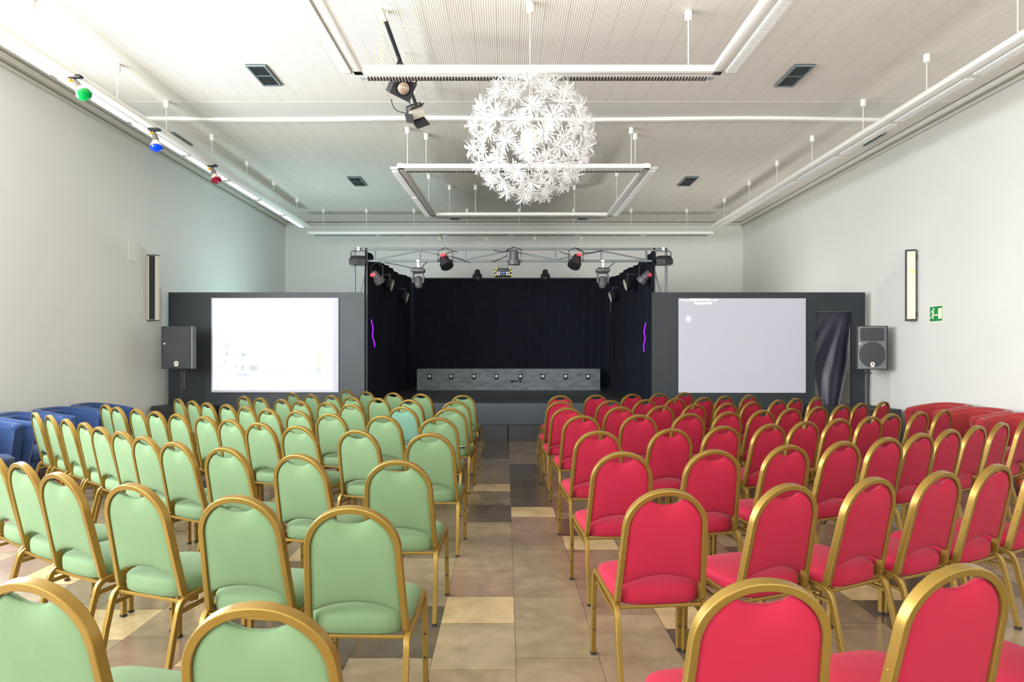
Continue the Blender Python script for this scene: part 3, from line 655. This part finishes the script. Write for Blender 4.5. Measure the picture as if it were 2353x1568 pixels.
for xo, xi in ((814.5, 842), (1531, 1503)):
    g = G()
    for x in (xo, xi):
        a = rel(TP(x, 570)); g.sweep([a, (a.x, a.y, 0)], pr)
    zz = [3.15, 2.3, 1.5, .7, .1]
    for i, (za, zb_) in enumerate(zip([2.45, 1.6, .9], [1.6, .9, .15])):
        a, b2 = rel(TP(xo, 0)).x, rel(TP(xi, 0)).x
        g.sweep([(b2 if i % 2 == 0 else a, 0, za), (a if i % 2 == 0 else b2, 0, zb_)], rrect(.026, .026, .004))
    g.build('tower', 'alu', t)
g = G()
for (x0, y0), (xm, ym), (x1, y1) in (((885, 604), (935, 612), (955, 620)), ((968, 622), (972, 606), (982, 603)), ((1005, 603), (1030, 572), (1052, 580)), ((1040, 590), (1062, 598), (1080, 604)), ((1133, 575), (1150, 582), (1170, 576)), ((1285, 578), (1300, 584), (1312, 586)), ((1325, 572), (1345, 590), (1385, 575)), ((1392, 620), (1402, 612), (1412, 604)), ((1130, 602), (1150, 596), (1165, 588))):
    g.tube([rel(q) for q in bez(TP(x0, y0, TD - .04), TP(xm, ym, TD - .05), TP(x1, y1, TD - .04), 8)], .008, 5)
g.build('cable', 'plastic', t)
def clamp(g, c, top): g.box((c[0], c[1], (c[2] + top) / 2), (.035, .035, top - c[2])); g.box((c[0], c[1], top), (.07, .075, .05), bev=.008)
def moving_head(x, lab, tilt):
    c = TP(x, 622, TD); t = thing('moving_head_light', lab, 'stage light', c, 0, 'moving head lights under the truss')
    g = G(); g.box((0, 0, 0), (.25, .2, .10), bev=.03); g.build('base', 'greyp2', t)
    g = G(); clamp(g, (0, 0, .05), TP(x, 600).z - c.z); g.build('clamp', 'chrome', t)
    for s in (-1, 1): G().sweep([(s * .08, 0, -.05), (s * .10, 0, -.12), (s * .09, 0, -.23)], rrect(.03, .09, .01), A=(1, 0, 0)).build('yoke_arm', 'greyp2', t)
    ax = Vector((tilt, -.3, -1)).normalized(); g = G(); o = Vector((0, 0, -.20)) - ax * .10; g.lathe([(.03, 0), (.068, .02), (.078, .08), (.075, .16), (.062, .21), (.05, .22)], o, ax, 18); hd = g.build('head', 'greyp2', t)
    g = G(); g.lathe([(.045, .0), (.03, .008)], o + ax * .221, ax, 16); g.build('lens', 'lens', hd)
M['greyp2'] = mat('dark_grey_housing', (84, 82, 88), .4)
moving_head(961, 'grey moving head light under the truss on the green chairs side', .15); moving_head(1385, 'grey moving head light under the truss on the red chairs side', -.1)
def par(x, y, d, r, ln, ax, lab, hang=None, red=None, m='plastic', lensm='dark', grp='par lights on the truss', yoke=True):
    c = P(x, y, d); t = thing('par_light', lab, 'stage light', c, 0, grp); ax = Vector(ax).normalized()
    g = G(); g.lathe([(r * .45, -ln / 2), (r * .62, -ln / 2 + .02), (r * .72, -.02), (r * .72, ln * .12), (r, ln * .16), (r, ln * .5), (r * .9, ln * .5)], (0, 0, 0), ax, 18); can = g.build('can', m, t)
    g = G(); g.lathe([(r * .85, 0), (r * .5, .006)], ax * (ln * .5 - .004), ax, 16); g.build('lens', lensm, can)
    if yoke:
        up = hang - c.z if hang else -r * 1.4; s_ = Vector((1, 0, 0)); g = G()
        tp = Vector((0, 0, up if hang else up))
        g.sweep([s_ * (r * 1.1), s_ * (r * 1.1) + tp * .75, tp, -s_ * (r * 1.1) + tp * .75, -s_ * (r * 1.1)], rrect(.012, .03, .003)); g.build('yoke', 'plastic', t)
    if grp.startswith('lamps on'):
        g = G(); g.box((0, .02, (zt - c.z) / 2 - .005), (.04, .04, abs(zt - c.z) + .03)); g.build('bracket', 'plastic', t)
    if red:
        q = Vector(red); g = G(); g.box(q, (.08, .02, .045), Matrix.Rotation(-.3 * (1 if ax.x > 0 else -1), 3, 'Y')); g.build('display', 'led', can, 0)
    return t
par(1023, 601, TD - .03, .12, .25, (.35, -.45, -.8), 'black par light with red display under the left half of the truss', tz1 + .02, (-.03, -.13, .10))
par(1323, 600, TD - .03, .12, .25, (-.35, -.45, -.8), 'black par light with red display under the right half of the truss', tz1 + .02, (.05, -.13, .10))
par(1181, 592, TD - .05, .118, .27, (0, .05, -1), 'grey upright par light at the middle of the truss', tz1 + .03, None, 'greyp2')
par(866, 637, TD + .1, .10, .25, (.5, .5, -.8), 'black par light with red display beside the side curtain of green chairs side', TP(0, 602).z, (-.06, -.10, .03), m='greyp2')
par(1482, 637, TD + .1, .10, .26, (-.8, .3, -.9), 'black par light with red display beside the side curtain of red chairs side', TP(0, 602).z, (.10, -.10, .02), m='greyp2')
par(1097, 630, 17.1, .11, .22, (0, -.5, -1), 'small black lamp standing on the backdrop rail, green chairs side', None, None, lensm='lens', grp='lamps on the backdrop rail')
par(1253, 630, 17.1, .11, .22, (0, -.5, -1), 'small black lamp standing on the backdrop rail, red chairs side', None, None, lensm='lens', grp='lamps on the backdrop rail')
g = G(); g.sweep([(-2.42, 17.12, zt - .02), (2.62, 17.12, zt - .02)], rrect(.03, .03, .004)); tag(g.build('backdrop_rail', 'plastic'), 'thin black rail along the top of the backdrop curtain', 'rail')
for (x, y, lab, s) in ((931, 684, 'near the back, green chairs side', 1), (896, 655, 'near the truss, green chairs side', 1), (1407, 682, 'near the back, red chairs side', -1), (1442, 654, 'near the truss, red chairs side', -1)):
    d = 15.6 if 'back' in lab else 13.8; c = P(x, y, d)
    t = thing('side_lamp', 'narrow lamp with pale face on the side curtain, ' + lab, 'stage light', c, 0, 'lamps on the side curtains')
    g = G(); g.lathe([(.05, -.10), (.11, -.05), (.13, .02), (.13, .05)], (0, 0, 0), (s, .03, -.3), 18); cn = g.build('can', 'plastic', t)
    g = G(); g.lathe([(.115, 0), (.10, .012)], Vector((s, .03, -.3)).normalized() * .05, (s, .03, -.3), 18); g.build('lens', 'cream', cn)
    g = G(); g.box((0, 0, .16), (.03, .05, .14)); g.box((-s * .09, 0, .2), (.2, .03, .03)); g.build('bracket', 'plastic', t)
for (x, s, lab) in ((824, 1, 'green'), (1524, -1, 'red')):
    c = TP(x, 602, TD - .05); t = thing('derby_light', 'boxy black effect light hung at the truss corner, %s chairs side' % lab, 'stage light', c, 0, 'effect lights at the truss corners')
    g = G(); pr6 = [(-.15, -.12), (0, -.16), (.15, -.12), (.15, .12), (-.15, .12)]
    g.rings([[(a, b3, -.06) for a, b3 in pr6], [(a, b3, .03) for a, b3 in pr6], [(a * .75, b3 * .75, .10) for a, b3 in pr6]]); bd_ = g.build('housing', 'plastic', t, 20)
    g = G()
    for i in range(6):
        for j in range(3): g.box((-.11 + i * .044, -.145 + abs(-.11 + i * .044) * .28, -.042 + j * .027), (.03, .012, .016))
    g.build('lens_grid', 'greyp', bd_, 0)
    g = G(); g.sweep([(-.14, 0, .06), (-.14, 0, .17), (-.11, 0, .20), (.11, 0, .20), (.14, 0, .17), (.14, 0, .06)], rrect(.012, .03, .003), A=(1, 0, 0)); g.build('yoke', 'plastic', t)
    g = G(); g.box((0, 0, .235), (.06, .07, .09), bev=.01); g.build('clamp', 'chrome', t)
c = P(1156, 625, 12.6)
t = thing('laser_light', 'black effect light with yellow marks and two round lenses under the truss middle', 'stage light', c)
g = G(); g.box((0, 0, -.02), (.42, .2, .21), bev=.02); bd_ = g.build('housing', 'plastic', t)
g = G(); g.sweep([(-.13, 0, .08), (-.11, 0, .15), (.11, 0, .15), (.13, 0, .08)], rrect(.02, .03, .004)); g.sweep([(0, 0, .15), (0, 0, .22)], rrect(.02, .03, .004)); g.build('yoke', 'alu', t)
g = G()
for s in (-1, 1): g.lathe([(.042, 0), (.042, .012), (.026, .012), (.026, .004)], (s * .115, -.10, -.055), (0, -1, 0), 18)
g.build('lens_ring', 'white', bd_)
for s in (-1, 1): G().lathe([(.025, 0), (.02, .004)], (s * .115, -.108, -.055), (0, -1, 0), 14).build('lens', 'dark', bd_)
g = G()
for s in (-1, 1):
    for z, dx in ((.065, .17), (.0, .19), (-.09, .19)): g.box((s * dx, -.102, z), (.045, .006, .022))
g.build('warning_label', 'yellow', bd_, 0); g = G(); g.box((0, -.102, -.035), (.07, .006, .03)); g.build('badge', 'bluel', bd_, 0)
t.scale = (.745, .745, .745)
# ================================================================ SUSPENDED LIGHT RAILS
def rail(pts, lab, mdiff, side, hang, zr, closed=False, grp='white suspended light rails', split=1.5):
    """pts: ground-plan polyline; a rounded channel with a louvred underside, on cords from the ceiling"""
    t = thing('linear_pendant', lab, 'pendant light', (pts[0][0], pts[0][1], zr), 0, grp); o = Vector((pts[0][0], pts[0][1], 0)); k = len(pts)
    for i in range(k if closed else k - 1):
        a, b2 = Vector((*pts[i], 0)) - o, Vector((*pts[(i + 1) % k], 0)) - o; d = (b2 - a).normalized(); sd = Vector((d.y, -d.x, 0)) * (side if not isinstance(side, (list, tuple)) else side[i]); L_ = (b2 - a).length
        ext = .05
        g = G(); prof = [(-.030, -.055), (-.036, -.045), (-.036, .045), (-.030, .055), (0, .062), (.02, .058), (.036, .045), (.042, .02), (.042, -.02), (.036, -.045), (.02, -.058), (0, -.062)]
        g.sweep([a - d * ext, b2 + d * ext], [(q, r) for q, r in prof], A=(0, 0, 1)); fixn(g.build('channel', 'white', t, 40))
        # wing with louvres at the side
        g = G(); g.sweep([a + sd * .115 + Vector((0, 0, -.02)), b2 + sd * .115 + Vector((0, 0, -.02))], rrect(.04, .12, .008), A=(0, 0, 1)); fixn(g.build('wing', 'lv', t, 40))
        n_ = max(1, int(L_ / split)); 
        for j in range(n_):
            u0, u1 = L_ * (j + .04) / n_, L_ * (j + .96) / n_
            g = G(); mid = a + d * ((u0 + u1) / 2) + sd * .115 + Vector((0, 0, -.044)); rot = Matrix.Rotation(math.atan2(d.y, d.x), 3, 'Z')
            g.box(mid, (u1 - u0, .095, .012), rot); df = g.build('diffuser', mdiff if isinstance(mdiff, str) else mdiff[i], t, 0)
            g = G(); q = u0
            while q < u1:
                g.box(a + d * q + sd * .115 + Vector((0, 0, -.046)), (.006, .10, .03), rot); q += .033
            g.build('louvre', 'lv', t, 0)
            g = G(); g.box(a + d * ((u0 + u1) / 2) + sd * .115 + Vector((0, 0, -.0345)), (u1 - u0 + .02, .105, .008), rot); g.build('louvre_tray', 'lv', t, 0)
    for x, y in hang:
        p = Vector((x, y, 0)) - o; H = ZC - zr
        g = G(); g.cyl(p + Vector((0, 0, .03)), p + Vector((0, 0, H - .02)), .007, 6); cdn = g.build('suspension_cord', 'cord', t)
        g = G(); g.lathe([(.02, 0), (.036, .004), (.038, .04), (.038, .10)], p + Vector((0, 0, H - .10)), (0, 0, 1), 14); g.build('ceiling_cup', 'white', cdn)
    return t
xl = -4.80; xr_ = 5.02; ZR = 4.617
rail([(xl, .0), (xl, 16.5)], 'long white light rail with coloured spotlights along the pale blue wall', 'lampon', -1, [(xl, y) for y in (.6, 2.3, 3.9, 5.4, 6.9, 8.43, 9.65, 11.15, 12.65, 14.1, 15.66)], ZR)
rail([(xr_, .0), (xr_, 16.5)], 'long white light rail along the wall with the exit sign', 'unlit_glow', 1, [(xr_, y) for y in (.6, 2.2, 3.7, 5.2, 6.7, 8.15, 9.6, 11.2, 12.65, 14.1, 15.7)], ZR)
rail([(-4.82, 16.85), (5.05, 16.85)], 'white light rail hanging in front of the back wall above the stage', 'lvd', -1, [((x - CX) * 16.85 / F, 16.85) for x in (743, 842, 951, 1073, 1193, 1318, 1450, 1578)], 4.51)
rail([(-1.66, -1.5), (-1.54, 7.12), (2.20, 7.12), (2.16, -1.5)], 'large white U-shaped light rail above the flower lamp', ['unlit_glow', 'lvd', 'unlit_glow'], -1, [(-1.29, 7.12), (1.90, 7.12), (-1.58, 4.8), (2.18, 5.3)], 4.487)
rail([(-1.66, 10.8), (2.22, 10.8), (2.19, 14.5), (-1.54, 14.5)], 'white rectangular light rail hanging behind the flower lamp', ['lvd', 'unlit_glow', 'lvd', 'unlit_glow'], [-1, 1, 1, 1], [(-1.56, 10.8), (-1.30, 11.1), (1.98, 10.8), (2.1, 11.1), (-1.54, 13.6), (-1.2, 14.5), (-.65, 14.5), (.3, 14.5), (1.45, 14.5), (2.17, 13.4)], 4.487, True)
# coloured spots on the left rail
def spot(p_clip, p_face, d, mg, lab):
    a = P(*p_clip, d); f = P(*p_face, d - .05); t = thing('clip_spotlight', lab, 'spotlight', a, 0, 'clip-on coloured spotlights'); f = f - a; ax = f.normalized(); L_ = f.length
    g = G(); g.box((0, 0, .0), (.16, .08, .035), bev=.012); g.cyl((0, 0, 0), (0, 0, -.05), .014); cl = g.build('clip', 'plastic', t)
    g = G(); g.cyl((-.055, -.02, -.055), (-.02, -.03, -.055), .02); g.build('knob', 'orange', cl)
    ad = Vector((ax.x, -.35, ax.z)).normalized()
    g = G(); g.lathe([(.022, 0), (.034, .03), (.044, .10), (.05, L_ * .55)], (0, 0, -.05), ax, 16); g.build('socket', 'greyp', t)
    o = ax * (L_ * .55) + Vector((0, 0, -.03)); g = G(); g.lathe([(.03, -.02), (.05, .02), (.075, .08), (.078, .10)], o, ad, 20); bb = g.build('bulb_body', 'glassb', t)
    g = G(); g.lathe([(.08, .10), (.08, .115), (.06, .135), (.02, .145)], o, ad, 20); g.build('glass_face', mg, bb)
spot((172, 176), (196, 214), 7.55, 'gglass', 'clip spotlight with green bulb on the long light rail'); spot((355, 298), (361, 338), 9.25, 'bglass', 'clip spotlight with blue bulb on the long light rail'); spot((488, 381), (498, 412), 11.1, 'rglass', 'clip spotlight with dark red bulb on the long light rail')
for k, x in enumerate((1012, 1116, 1231, 1334)):
    c = P(x, 547, 16.85); t = thing('track_spotlight', 'tiny cream spotlight under the back light rail, %s from the green chairs side' % ORD[k + 1], 'spotlight', c, 0, 'small spots under the back rail')
    g = G(); g.lathe([(.03, -.05), (.045, -.03), (.05, .05), (.04, .055)], (0, 0, 0), (.3 if k % 2 else -.4, -.8, -.5), 14); hd = g.build('head', 'cream', t); g = G(); g.cyl((0, 0, 0), (0, 0, .09), .008, 6); g.build('arm', 'greyp', t)
# black track, cube projector, barn-door flood
t = thing('ceiling_track', 'black ceiling track with pale end carrying the two theatre lamps', 'track', (-1.22, 6.9, 4.9)); g = G(); g.sweep([(0, 0, 0), (0, 2.35, 0)], rrect(.03, .04, .004)); g.build('track_bar', 'plastic', t)
g = G(); g.box((0, -.14, 0), (.04, .28, .035), bev=.006); g.build('end_feed', 'cream', t); g = G()
for y in (.1, 1.2, 2.2): g.cyl((0, y, 0), (0, y, .2), .008, 6)
g.build('hanger', 'cream', t)
g = G(); g.tube(bez(P(879, 45, 7.0), P(868, 100, 7.0), P(877, 142, 7.0), 10), .008, 6); tag(g.build('feed_cable', 'ycord'), 'cream cable dangling from a ceiling cup beside the black track', 'cable')
c = P(922, 200, 7.7); t = thing('theatre_lamp', 'black cube theatre lamp with a round glass lens below the track', 'stage light', c); rot = Euler((R(28), R(16), R(30))).to_matrix()
g = G(); g.box((0, 0, 0), (.24, .24, .22), rot); bd_ = g.build('housing', 'plastic', t, 0)
g = G(); g.lathe([(.085, 0), (.085, .012), (.074, .012)], rot @ Vector((0, -.118, 0)), rot @ Vector((0, -1, 0)), 24); g.build('lens_ring', 'dark', bd_)
g = G(); g.lathe([(.074, 0), (.06, .016), (.03, .026), (.005, .03)], rot @ Vector((0, -.12, 0)), rot @ Vector((0, -1, 0)), 24); g.build('lens', 'lens', bd_)
for sx_, sz_ in ((-1, -1), (1, -1), (-1, 1), (1, 1)): G().lathe([(.006, 0), (.004, .004)], rot @ Vector((sx_ * .1, -.12, sz_ * .09)), rot @ Vector((0, -1, 0)), 8).build('screw', 'chrome', bd_)
g = G(); up = Vector((-1.22 - c.x, 0, 4.9 - c.z)); g.sweep([rot @ Vector((-.13, 0, 0)), rot @ Vector((-.13, 0, .17)), up * .8, up], rrect(.012, .03, .003)); g.sweep([rot @ Vector((.13, 0, 0)), rot @ Vector((.13, 0, .17)), up * .8], rrect(.012, .03, .003)); g.build('bracket', 'plastic', t)
g = G(); g.tube(bez((-.12, .05, -.12), (-.10, 0, -.30), (.06, .02, -.28), 8) + bez((.06, .02, -.28), (.12, .0, -.2), (.08, 0, -.10), 6)[1:], .006, 5); g.build('cable', 'plastic', t)
c = P(955, 262, 9.1); t = thing('flood_lamp', 'cream floodlight with two black barn doors at the end of the track', 'stage light', c); rot = Euler((R(30), R(-25), R(20))).to_matrix()
g = G(); g.box((0, 0, .02), (.19, .13, .13), rot, bev=.0); bd_ = g.build('housing', 'cream', t, 0)
g = G(); g.box(rot @ Vector((0, -.08, .10)), (.19, .20, .006), rot @ Matrix.Rotation(R(-30), 3, 'X')); g.box(rot @ Vector((0, -.10, -.09)), (.19, .20, .006), rot @ Matrix.Rotation(R(25), 3, 'X'))
g.box(rot @ Vector((-.13, -.09, 0)), (.006, .15, .12), rot @ Matrix.Rotation(R(20), 3, 'Z')); g.build('barn_door', 'plastic', bd_, 0)
g = G(); up = Vector((-1.22 - c.x, 0, 4.9 - c.z)); g.sweep([rot @ Vector((-.11, 0, 0)), rot @ Vector((-.10, 0, .12)), up * .75, rot @ Vector((.10, 0, .12)), rot @ Vector((.11, 0, 0))], rrect(.012, .025, .003)); g.sweep([up * .7, up], rrect(.02, .02, .003)); g.build('bracket', 'plastic', t)
# ================================================================ VENTS
def vent(xa, ya, yb, ww, lab, d0=None):
    da, db = F * (ZC - CH) / (CY - yb), F * (ZC - CH) / (CY - ya); da, db = min(da, db), max(da, db)
    X = xa; t = thing('ceiling_vent', lab, 'vent', (X, (da + db) / 2, ZC - .006), 0, 'dark ceiling vents'); L_ = db - da
    g = G()
    for s in (-1, 1): g.box((s * (ww / 2 - .012), 0, -.006), (.024, L_, .02)); g.box((0, s * (L_ / 2 - .012), -.006), (ww - .048, .024, .02))
    g.box((0, 0, -.004), (ww - .048, .02, .014)); g.build('frame', 'ventf', t, 0)
    g = G(); g.box((0, 0, .004), (ww, L_, .006)); g.build('backing', 'dark', t, 0)
    g = G(); x = -ww / 2 + .04
    while x < ww / 2 - .03: g.box((x, 0, -.004), (.006, L_ - .05, .014), Matrix.Rotation(R(25), 3, 'Y')); x += .022
    g.build('blade', 'vent', t, 0)
vent(-3.10, 148, 195, .25, 'dark ceiling vent beyond the spotlights rail, closest to the camera on that side'); vent(3.70, 148, 197, .25, 'dark ceiling vent closest to the camera above the red chairs')
vent(-3.08, 406, 426, .27, 'dark ceiling vent above the bright projected picture'); vent(3.76, 406, 426, .27, 'dark ceiling vent above the plain screen')
vent(6.03, 305, 333, .24, 'dark ceiling vent half behind the rail by the exit sign wall'); vent(-5.48, 305, 333, .24, 'dark ceiling vent mostly hidden by the rail with coloured spotlights')
vent(-1.36, 498, 504, .26, 'small dark ceiling vent far back above the truss, green chairs side'); vent(2.02, 498, 504, .26, 'small dark ceiling vent far back above the truss, red chairs side')
# ================================================================ FLOWER LAMP
LC = Vector((.243, 6.95, 1.527 + 496 * 6.95 / F)); RS = .578
t = thing('flower_pendant_lamp', 'large white spherical pendant lamp covered in paper flowers', 'pendant light', LC)
def flower_mesh(seed):
    rnd = random.Random(seed); g = G()
    for i in range(34):
        a = 2 * pi * i / 34 + rnd.uniform(-.08, .08); el = R(rnd.choice((22, 42, 62))) + rnd.uniform(-.1, .1); L_ = rnd.uniform(.10, .14); w0 = .0028
        rd = Vector((cos(a), sin(a), 0)); tg = Vector((-sin(a), cos(a), 0)); p = Vector((0, 0, 0)); pts = [p.copy()]; e = el
        for k in range(4): p = p + (rd * cos(e) + Vector((0, 0, sin(e)))) * (L_ / 4); e -= rnd.uniform(.10, .34); pts.append(p.copy())
        vs = []
        for k, q in enumerate(pts): w_ = w0 + .0032 * (k / 4); vs += [q - tg * w_, q + tg * w_]
        g.add(vs, [(2 * k, 2 * k + 1, 2 * k + 3, 2 * k + 2) for k in range(4)])
    g.lathe([(.014, -.004), (.014, .002), (.006, .006)], (0, 0, 0), (0, 0, 1), 8)
    return g
protoF = [flower_mesh(s).build('paper_flower', 'petal', t, 0) for s in range(4)]
NF = 98
for i in range(NF):
    z = 1 - 2 * (i + .5) / NF; ph = i * pi * (3 - sqrt(5)); r = sqrt(1 - z * z); dvec = Vector((r * cos(ph), r * sin(ph), z)); dvec = (dvec + Vector((random.uniform(-.05, .05), random.uniform(-.05, .05), random.uniform(-.08, .02)))).normalized()
    o = protoF[i] if i < 4 else protoF[i % 4].copy()
    if i >= 4: COL.objects.link(o)
    o.parent = t; o.location = dvec * RS; o.rotation_euler = (dvec.to_track_quat('Z', 'Y') @ Euler((0, 0, random.uniform(0, 6))).to_quaternion()).to_euler()
g = G(); g.ball((0, 0, 0), .10, 20); M['opal'] = mat('opal_glass', (214, 208, 200), .3, emit=.08, ecol=(255, 248, 240)); g.build('opal_globe', 'opal', t)
g = G()
for k in range(6):
    a = pi * k / 6; g.sweep([(RS * .98 * sin(q) * cos(a), RS * .98 * sin(q) * sin(a), RS * .98 * cos(q)) for q in [2 * pi * j / 32 for j in range(32)]], circ(.002, 4), closed=True)
g.build('wire_frame', 'white', t)
g = G(); g.cyl((0, 0, .1), (0, 0, ZC - LC.z - .03), .004, 6); cdn = g.build('suspension_cord', 'cord', t)
g = G(); g.lathe([(.02, 0), (.034, .006), (.036, .10)], (0, 0, ZC - LC.z - .10), (0, 0, 1)); g.build('ceiling_cup', 'white', cdn)
# ================================================================ WALL SPEAKERS, EXIT SIGN, MARKS
zt_, zb_ = 3.17, 2.09
t = thing('column_speaker', 'tall column speaker with dark grille on the wall above the pole loudspeaker', 'speaker', (XL, 11.5, zb_)); hh = zt_ - zb_
rz = Matrix.Rotation(R(-15), 3, 'Z')
g = G(); g.box(rz @ Vector((.095, 0, hh / 2)), (.15, .09, hh), rz); cb = g.build('cabinet', 'cream', t, 0)
g = G(); g.box(rz @ Vector((.115, -.052, hh / 2)), (.105, .016, hh - .02), rz); g.build('grille', 'plastic', t, 0)
g = G(); g.box(rz @ Vector((.095, -.004, hh + .006)), (.155, .11, .014), rz); g.box(rz @ Vector((.095, -.004, -.006)), (.155, .11, .014), rz); g.build('end_cap', 'plastic', t, 0)
g = G(); g.box((.012, 0, hh * .9), (.03, .04, .06)); g.box((.012, 0, hh * .1), (.03, .04, .06)); g.build('bracket', 'cream', t, 0)
zt_, zb_ = 3.16, 2.04; hh = zt_ - zb_
t = thing('column_speaker', 'tall column speaker with cream front on the wall above the exit sign', 'speaker', (XR, 10.7, zb_)); rz = Matrix.Rotation(R(-26), 3, 'Z')
g = G(); g.box(rz @ Vector((-.10, 0, hh / 2)), (.14, .10, hh), rz); g.build('cabinet', 'plastic', t, 0)
g = G(); g.box(rz @ Vector((-.092, -.055, hh / 2)), (.115, .012, hh - .06), rz); fr = g.build('front_panel', 'cream', t, 0)
g = G(); g.box(rz @ Vector((-.08, -.062, hh * .70)), (.05, .003, .014), rz); g.box(rz @ Vector((-.05, -.062, hh * .675)), (.01, .003, .04), rz); g.build('tape_mark', 'yellow', fr, 0)
g = G(); g.box((-.012, 0, hh * .9), (.03, .04, .06)); g.box((-.012, 0, hh * .1), (.03, .04, .06)); g.build('bracket', 'greyp', t, 0)
sd0, sd1 = XR * F / (2138 - CX), XR * F / (2166 - CX); z0, z1 = 2.015, 2.235; L_ = sd0 - sd1; H = z1 - z0
t = thing('exit_sign', 'green emergency exit sign with running figure, arrow and door on the pale wall', 'sign', (XR - .004, sd0, z0))
def S(poly, name, m, off): g = G(); g.prism([(a * L_, b3 * H) for a, b3 in poly], (-off, 0, 0), (0, -1, 0), (0, 0, 1), (-.002, 0, 0)); return g
bd_ = S([(-.03, -.04), (1.03, -.04), (1.03, 1.04), (-.03, 1.04)], 'b', 'signw', 0).build('border_plate', 'signw', t, 0)
S([(0, 0), (1, 0), (1, 1), (0, 1)], 'g', 'sgreen', .003).build('green_field', 'sgreen', t, 0)
g = S([(.70, .14), (.985, .14), (.985, .86), (.70, .86)], 'd', '', .006); g.build('door_symbol', 'signw', t, 0)
g = S([(.34, .36), (.56, .37), (.56, .33), (.68, .41), (.56, .49), (.56, .45), (.34, .44)], 'a', '', .006); g.build('arrow_symbol', 'signw', t, 0)
def limb(g, pts, w_):
    asp = H / L_
    for (a, b3), (c2, d2) in zip(pts, pts[1:]):
        dx, dy = (c2 - a) / asp, d2 - b3; q = sqrt(dx * dx + dy * dy) or 1; nx_, ny_ = -dy / q * w_, dx / q * w_
        gg = S([(a + nx_ * asp, b3 + ny_), (c2 + nx_ * asp, d2 + ny_), (c2 - nx_ * asp, d2 - ny_), (a - nx_ * asp, b3 - ny_)], '', '', .006); g.add(gg.v, gg.f)
g = G(); asp = H / L_; gg = S([(.33 + .055 * cos(a) , .83 + .075 * sin(a)) for a in [2 * pi * i / 12 for i in range(12)]], '', '', .006); g.add(gg.v, gg.f)
limb(g, [(.29, .74), (.25, .48)], .055); limb(g, [(.28, .74), (.15, .72), (.09, .58)], .026); limb(g, [(.30, .66), (.31, .52), (.40, .53)], .026); limb(g, [(.23, .48), (.17, .26), (.03, .24)], .034); limb(g, [(.26, .48), (.30, .36), (.28, .14)], .034)
g.build('running_figure', 'signw', t, 0)
print('CHAIRS', len(chairs) + 1)
